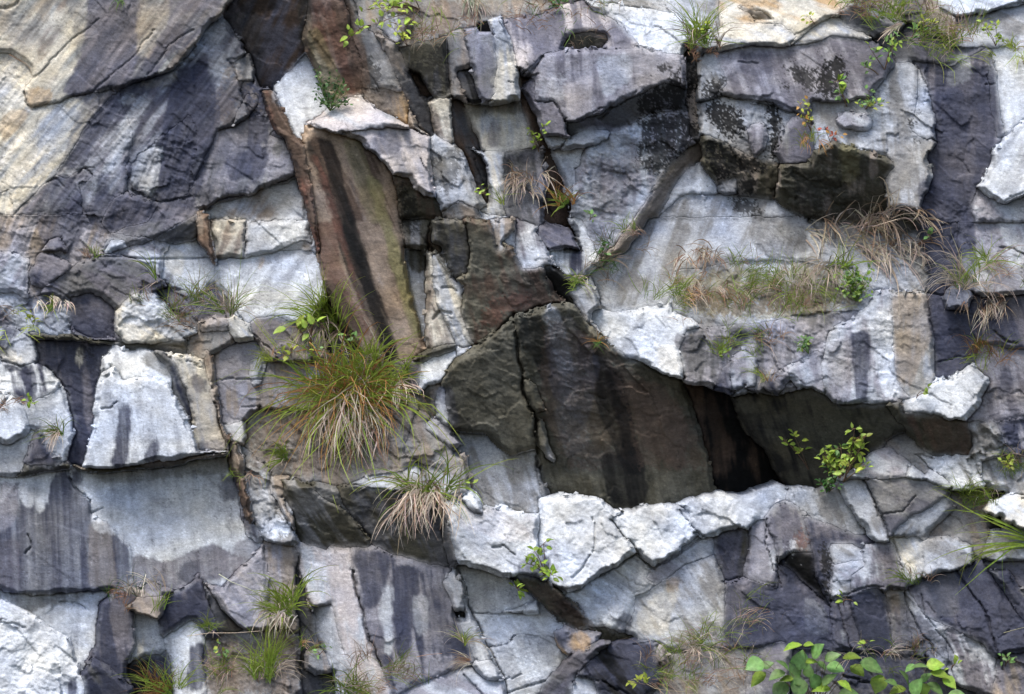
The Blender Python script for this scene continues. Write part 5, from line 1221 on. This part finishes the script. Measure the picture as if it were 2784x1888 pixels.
def sprig(t, x0, y0, x1, y1, rx, ry, n, size, c, label, c2=None, stem='brown', name='leafy_plant', cat='plant', out=.12, whorl=False):
    """n leaves of the given length (view px) spread over a box, stems from the root (rx, ry)"""
    px, py = T(t, rx, ry); root = V3(px, py, depth_at(px, py) + .004)
    o = thing(name, label, cat, root, 'leafy plants on the cliff')
    sz = size / TS / PX; single = size >= 30 and n <= 120
    st = Mesh(); lm = Mesh(); tips = []
    nb = max(2, n // 7)
    for k in range(nb):
        tx, ty = T(t, PR.uniform(x0, x1), PR.uniform(y0, y1)); d = max(depth_top(tx, ty), depth_at(px, py)) + PR.uniform(.03, out)
        e_ = V3(tx, ty, d); mid = (root + e_) / 2 + Vector((PR.uniform(-.03, .03), -.02, PR.uniform(0, .05)))
        pts = [keep_out(root * (1 - s_) ** 2 + mid * 2 * s_ * (1 - s_) + e_ * s_ ** 2, .004) for s_ in (0, .25, .5, .75, 1)]
        st.tube(pts, max(.003, sz * .075), jit(stem)); tips.append(pts)
    for k in range(n):
        pts = tips[k % nb]; j = 4 if k < nb else PR.choice((2, 3, 3, 4)); p0 = pts[j]
        off = Vector((PR.uniform(-1, 1), -PR.random() * .6, PR.uniform(-.8, .9))) * sz * (.2 + .9 * PR.random())
        p = keep_out(p0 + off, .02)
        st.tube([p0, (p0 + p) / 2 + Vector((0, 0, .1 * sz)), p], max(.0014, sz * .035), jit(stem))
        az = math.degrees(math.atan2(off.x, off.z + .2 * sz)) + PR.gauss(0, 35)
        M_ = leaf_matrix(p, sz * PR.uniform(.7, 1.15), az, PR.uniform(-.1, .7), PR.uniform(-.5, .5))
        cc = c2 if c2 and PR.random() < .3 else c
        if single:
            lo_b = bpy.data.objects.new('leaf', leaf_mesh(cc)); C.objects.link(lo_b); lo_b.parent = o
            lo_b.matrix_world = Matrix.Translation(-root) @ M_
        else: lm.leaf(M_, jit(cc))
    st.build('stem', M_STEM, o)
    if not single: lm.build('leaves', M_LEAF, o, kind='stuff')
    return o
sprig('B', 220, -20, 560, 190, 560, 60, 60, 46, 'lime', 'yellow green leafy plant hanging in at the top edge left of the pillar', 'yellow')
sprig('B', 340, 150, 530, 260, 480, 290, 18, 34, 'yellow', 'small yellowish leaves above the dark square block')
sprig('B', 60, 180, 230, 250, 250, 160, 11, 52, 'lime', 'few lime green leaves on a thin stalk in front of the red brown ridge')
sprig('A', 1990, 440, 2200, 670, 2080, 700, 190, 24, 'deep', 'dense dark green bush of tiny leaves beside the red brown ridge', 'leaf', stem='green')
sprig('B', 1250, 780, 1340, 950, 1310, 960, 26, 30, 'lime', 'little yellow green plant in the dark crack below the pillar', 'bright')
sprig('B', 890, 1195, 965, 1235, 990, 1230, 8, 30, 'lime', 'tiny lime sprig beside the narrow brown fissure')
sprig('B', 1590, 1340, 1670, 1390, 1630, 1390, 8, 30, 'leaf', 'tiny green sprig low on the pitted slab')
sprig('E', 1650, 120, 1760, 190, 1700, 210, 14, 34, 'deep', 'small dark green sprig beside the foot of the pitted slab', 'leaf')
sprig('C', 220, 150, 440, 290, 300, 310, 34, 32, 'bright', 'fresh green leaves at the base of the tuft in the vertical crack', 'yellow')
sprig('C', 1310, 235, 1550, 330, 1440, 440, 34, 40, 'leaf', 'pale green trailing plant near the top right, its uppermost spray', 'lime')
sprig('C', 1570, 175, 1680, 220, 1600, 250, 9, 52, 'leaf', 'cluster of round green leaves above the trailing plant', 'bright')
sprig('C', 1250, 380, 1450, 430, 1400, 470, 12, 34, 'leaf', 'sparse green leaves in the middle of the trailing plant', 'lime')
sprig('C', 1110, 490, 1240, 650, 1200, 670, 20, 44, 'leaf', 'green leafy plant left of the brown twigs on the upper right', 'bright')
sprig('C', 1240, 530, 1430, 670, 1320, 690, 46, 30, 'leaf', 'dense small leaved plant with brown twigs on the upper right', 'yellow', stem='brown')
sprig('C', 900, 600, 1050, 760, 980, 840, 30, 30, 'yellow', 'yellowish sprig in the joint above the big olive overhang', 'orange')
sprig('C', 940, 790, 1160, 880, 1100, 900, 15, 30, 'red', 'red leaved sprig just above the big olive overhang', 'orange')
sprig('C', 1640, 130, 1780, 180, 1700, 200, 20, 30, 'yellow', 'yellow green sprig on the dark rock at the upper right')
sprig('C', 2040, 130, 2200, 250, 2140, 290, 34, 30, 'lime', 'lime green sprig near the top right corner', 'yellow')
sprig('C', 920, 70, 1040, 130, 1000, 160, 8, 30, 'yellow', 'few yellow leaves on the cream rock at the top')
sprig('C', 1700, 1460, 1770, 1500, 1740, 1530, 8, 34, 'leaf', 'small pale green sprig at the right end of the straw tuft')
sprig('B', 1330, -10, 1490, 30, 1420, 60, 40, 26, 'deep', 'dark green low bush at the top edge above the purple dome', 'leaf')
sprig('F', 1130, 280, 1370, 470, 1260, 500, 170, 28, 'bright', 'bright green feathery herb at the right end of the grassy ledge', 'leaf', stem='green')
sprig('F', 880, 700, 1020, 790, 960, 830, 44, 26, 'leaf', 'small green herb under the grassy ledge above a dark notch', 'bright', stem='green')
sprig('F', 1050, 1270, 1320, 1560, 1180, 1640, 95, 52, 'lime', 'lime green shrub in front of the dark cavity roof', 'yellow')
sprig('F', 1050, 1400, 1150, 1500, 1130, 1640, 14, 40, 'leaf', 'darker green leaves low on the left of the lime shrub')
sprig('I', 1000, 130, 1200, 290, 1090, 300, 60, 34, 'deep', 'dark green undergrowth beneath the lime shrub', 'leaf')
sprig('F', 790, 1310, 930, 1480, 960, 1560, 18, 44, 'lime', 'small separate lime sprig left of the lime shrub', 'yellow')
sprig('F', 1670, 1060, 1710, 1080, 1640, 1110, 5, 34, 'bright', 'tiny bright sprig at the tip of the striped column')
sprig('H', 1220, 625, 1440, 830, 1345, 820, 46, 46, 'bright', 'bright green leafy plant in the joint between the two white ledge blocks', 'lime')
sprig('H', 1120, 885, 1230, 935, 1180, 900, 10, 46, 'bright', 'small green and yellow leaves under the left white ledge', 'yellow')
sprig('H', 1880, 1470, 1970, 1520, 2060, 1540, 10, 46, 'yellow', 'pale yellow leaf cluster on the dark rock at the bottom', stem='dry')
sprig('H', 860, 245, 905, 265, 890, 280, 5, 28, 'lime', 'tiny lime leaves above the left white ledge')
sprig('D', 1840, 640, 1990, 720, 1960, 760, 9, 80, 'lime', 'large pale leaves at the base of the arching green tuft', 'yellow')
sprig('D', 2030, 660, 2110, 700, 2090, 740, 5, 56, 'bright', 'two or three pale green leaves near the foot of the brown slab')
sprig('D', 1740, 820, 1830, 870, 1850, 790, 9, 46, 'yellow', 'yellow frond left of the largest tuft')
sprig('E', 90, 690, 180, 770, 140, 790, 16, 34, 'leaf', 'small green leaves on the lower part of the brown slab', 'bright')
sprig('D', 160, 1090, 240, 1180, 220, 1150, 12, 34, 'bright', 'small bright green sprig on the white rock at the left')
sprig('D', 170, 570, 230, 640, 210, 660, 14, 28, 'yellow', 'mossy yellow sprig on the left ledge')
sprig('D', 1750, 700, 2000, 860, 1960, 900, 20, 30, 'leaf', 'scattered small leaves between the yellow frond and the slab foot', 'yellow')
sprig('I', 1150, 960, 1220, 1000, 1180, 1010, 6, 46, 'lime', 'few lime leaves below the black hollow')
sprig('I', 1285, 1235, 1340, 1255, 1310, 1270, 4, 44, 'lime', 'two lime leaves above the broad leaved shrub')
sprig('I', 2150, 1330, 2250, 1390, 2200, 1400, 12, 36, 'leaf', 'small pale green leaves near the lower right corner')
sprig('I', 1880, 1370, 1900, 1400, 1860, 1420, 4, 40, 'lime', 'tiny lime leaves behind the right broad leaved shrub')
sprig('G', 1370, 1240, 1440, 1420, 1420, 1440, 22, 30, 'leaf', 'small pale leaves among the ragged weeds', 'yellow')
sprig('G', 1980, 1280, 2050, 1320, 2010, 1330, 8, 34, 'leaf', 'few pale leaves on the dark block left of the tall pale slab')
sprig('F', 370, 815, 460, 840, 420, 850, 12, 26, 'bright', 'small mossy patch of leaves above the dark cavity')
sprig('I', 2160, 40, 2318, 140, 2260, 170, 30, 28, 'yellow', 'faint yellow green leaves at the right edge')

def broad(label, root, leaves, name='broad_leaved_shrub'):
    px, py = T('I', *root); rt = V3(px, py, depth_top(px, py) + .05)
    o = thing(name, label, 'shrub', rt, 'broad leaved shrubs at the lower edge'); st = Mesh(); base = rt
    hubs = []
    for (x, y, s_, az, c) in leaves:
        tx, ty = T('I', x, y); d = max(depth_top(tx, ty), -rt.y) + PR.uniform(.10, .26)
        p = V3(tx, ty, d); sz = s_ / TS / PX
        a = math.radians(az); M_ = leaf_matrix(p, sz, az, PR.uniform(0, .5), PR.uniform(-.35, .35))
        M_ = M_ @ Matrix.Translation((0, -.5, 0)) @ Matrix.Diagonal((1.25, 1, 1, 1))
        lo_b = bpy.data.objects.new('leaf', leaf_mesh(c)); C.objects.link(lo_b); lo_b.parent = o; lo_b.matrix_world = Matrix.Translation(-rt) @ M_
        q = M_ @ Vector((0, 0, 0)); hub = rt + (q - rt) * .55 + Vector((0, .02, .05))
        st.tube([rt, rt * .5 + hub * .5 + Vector((PR.uniform(-.02, .02), 0, .02)), hub, q], .0045, jit('brown'), .0015)
    st.build('stem', M_STEM, o)
broad('larger broad leaved green shrub at the bottom edge right of the middle', (1010, 1700),
      [(620, 1390, 130, -110, 'leaf'), (705, 1390, 80, 60, 'leaf'), (640, 1480, 130, -130, 'bright'), (860, 1275, 130, -100, 'bright'), (960, 1262, 70, 80, 'bright'), (1015, 1300, 120, 30, 'leaf'),
       (910, 1360, 130, 10, 'leaf'), (800, 1390, 110, -40, 'leaf'), (870, 1430, 120, -20, 'leaf'), (760, 1455, 120, -110, 'leaf'), (980, 1370, 80, 80, 'bright'), (1045, 1395, 80, 130, 'leaf'),
       (1110, 1340, 110, 60, 'leaf'), (1130, 1410, 120, 100, 'leaf'), (1230, 1340, 120, 80, 'bright'), (1270, 1425, 110, 125, 'bright'), (1360, 1400, 160, 110, 'leaf'), (1000, 1490, 110, -20, 'leaf'),
       (1090, 1480, 120, 40, 'leaf'), (1040, 1540, 130, -90, 'bright'), (880, 1490, 110, -70, 'leaf'), (900, 1540, 140, 180, 'leaf'), (780, 1555, 140, -150, 'leaf'), (1190, 1520, 110, 120, 'bright'),
       (1220, 1575, 140, 90, 'leaf'), (960, 1430, 90, 0, 'leaf'), (820, 1480, 90, -90, 'bright')])
broad('smaller broad leaved green shrub at the bottom edge near the right corner', (1650, 1720),
      [(1400, 1515, 120, -160, 'bright'), (1480, 1500, 90, -60, 'leaf'), (1570, 1470, 130, -20, 'leaf'), (1660, 1400, 120, -80, 'leaf'), (1760, 1390, 120, 80, 'bright'), (1790, 1450, 130, 100, 'bright'),
       (1640, 1530, 130, 20, 'leaf'), (1520, 1550, 120, -100, 'bright'), (1760, 1540, 130, 120, 'leaf'), (1850, 1500, 110, 130, 'bright'), (1700, 1470, 90, 40, 'leaf'), (1900, 1580, 130, 90, 'leaf'),
       (1400, 1470, 80, -90, 'bright'), (1600, 1410, 80, -120, 'leaf'), (1690, 1550, 90, 170, 'bright')])

def stalk(t, pts, c, label, r=.004):
    P = [T(t, *p) for p in pts]; m = Mesh(); w = [V3(x, y, depth_top(x, y) + .03) for x, y in P]
    o = thing('dead_stalk', label, 'stalk', w[0], 'dead stalks on the cliff')
    m.tube(w, r, jit(c), r * .5); m.build('stem', M_STEM, o)
stalk('G', [(1380, 820), (1460, 870), (1540, 900), (1620, 935)], 'pale', 'long pale dead stalk slanting toward the tuft with hanging blades')
stalk('G', [(1180, 1210), (1320, 1190), (1480, 1190), (1640, 1178)], 'pale', 'thin pale stalk lying level across the lower left rocks', .003)
stalk('H', [(1970, 1500), (2040, 1540), (2130, 1555), (2230, 1560)], 'dry', 'pale stalk under the yellow leaf cluster at the bottom', .0035)
stalk('G', [(920, 820), (905, 880), (890, 960)], 'pale', 'short upright straw stalk on the small brown boulder', .0035)
stalk('I', [(2190, 1190), (2260, 1170), (2340, 1150)], 'dry', 'pale twig at the right edge above the lower corner')
stalk('H', [(540, 1340), (620, 1325), (700, 1320)], 'rust', 'thin brown twig on the navy striped slab', .0025)
stalk('A', [(60, 345), (120, 380), (160, 400), (195, 440)], 'rust', 'short brown twig on the cream rock in the upper left', .003)
stalk('I', [(1440, 1330), (1480, 1322), (1530, 1330)], 'pale', 'pale stem above the gap between the two shrubs', .0025)
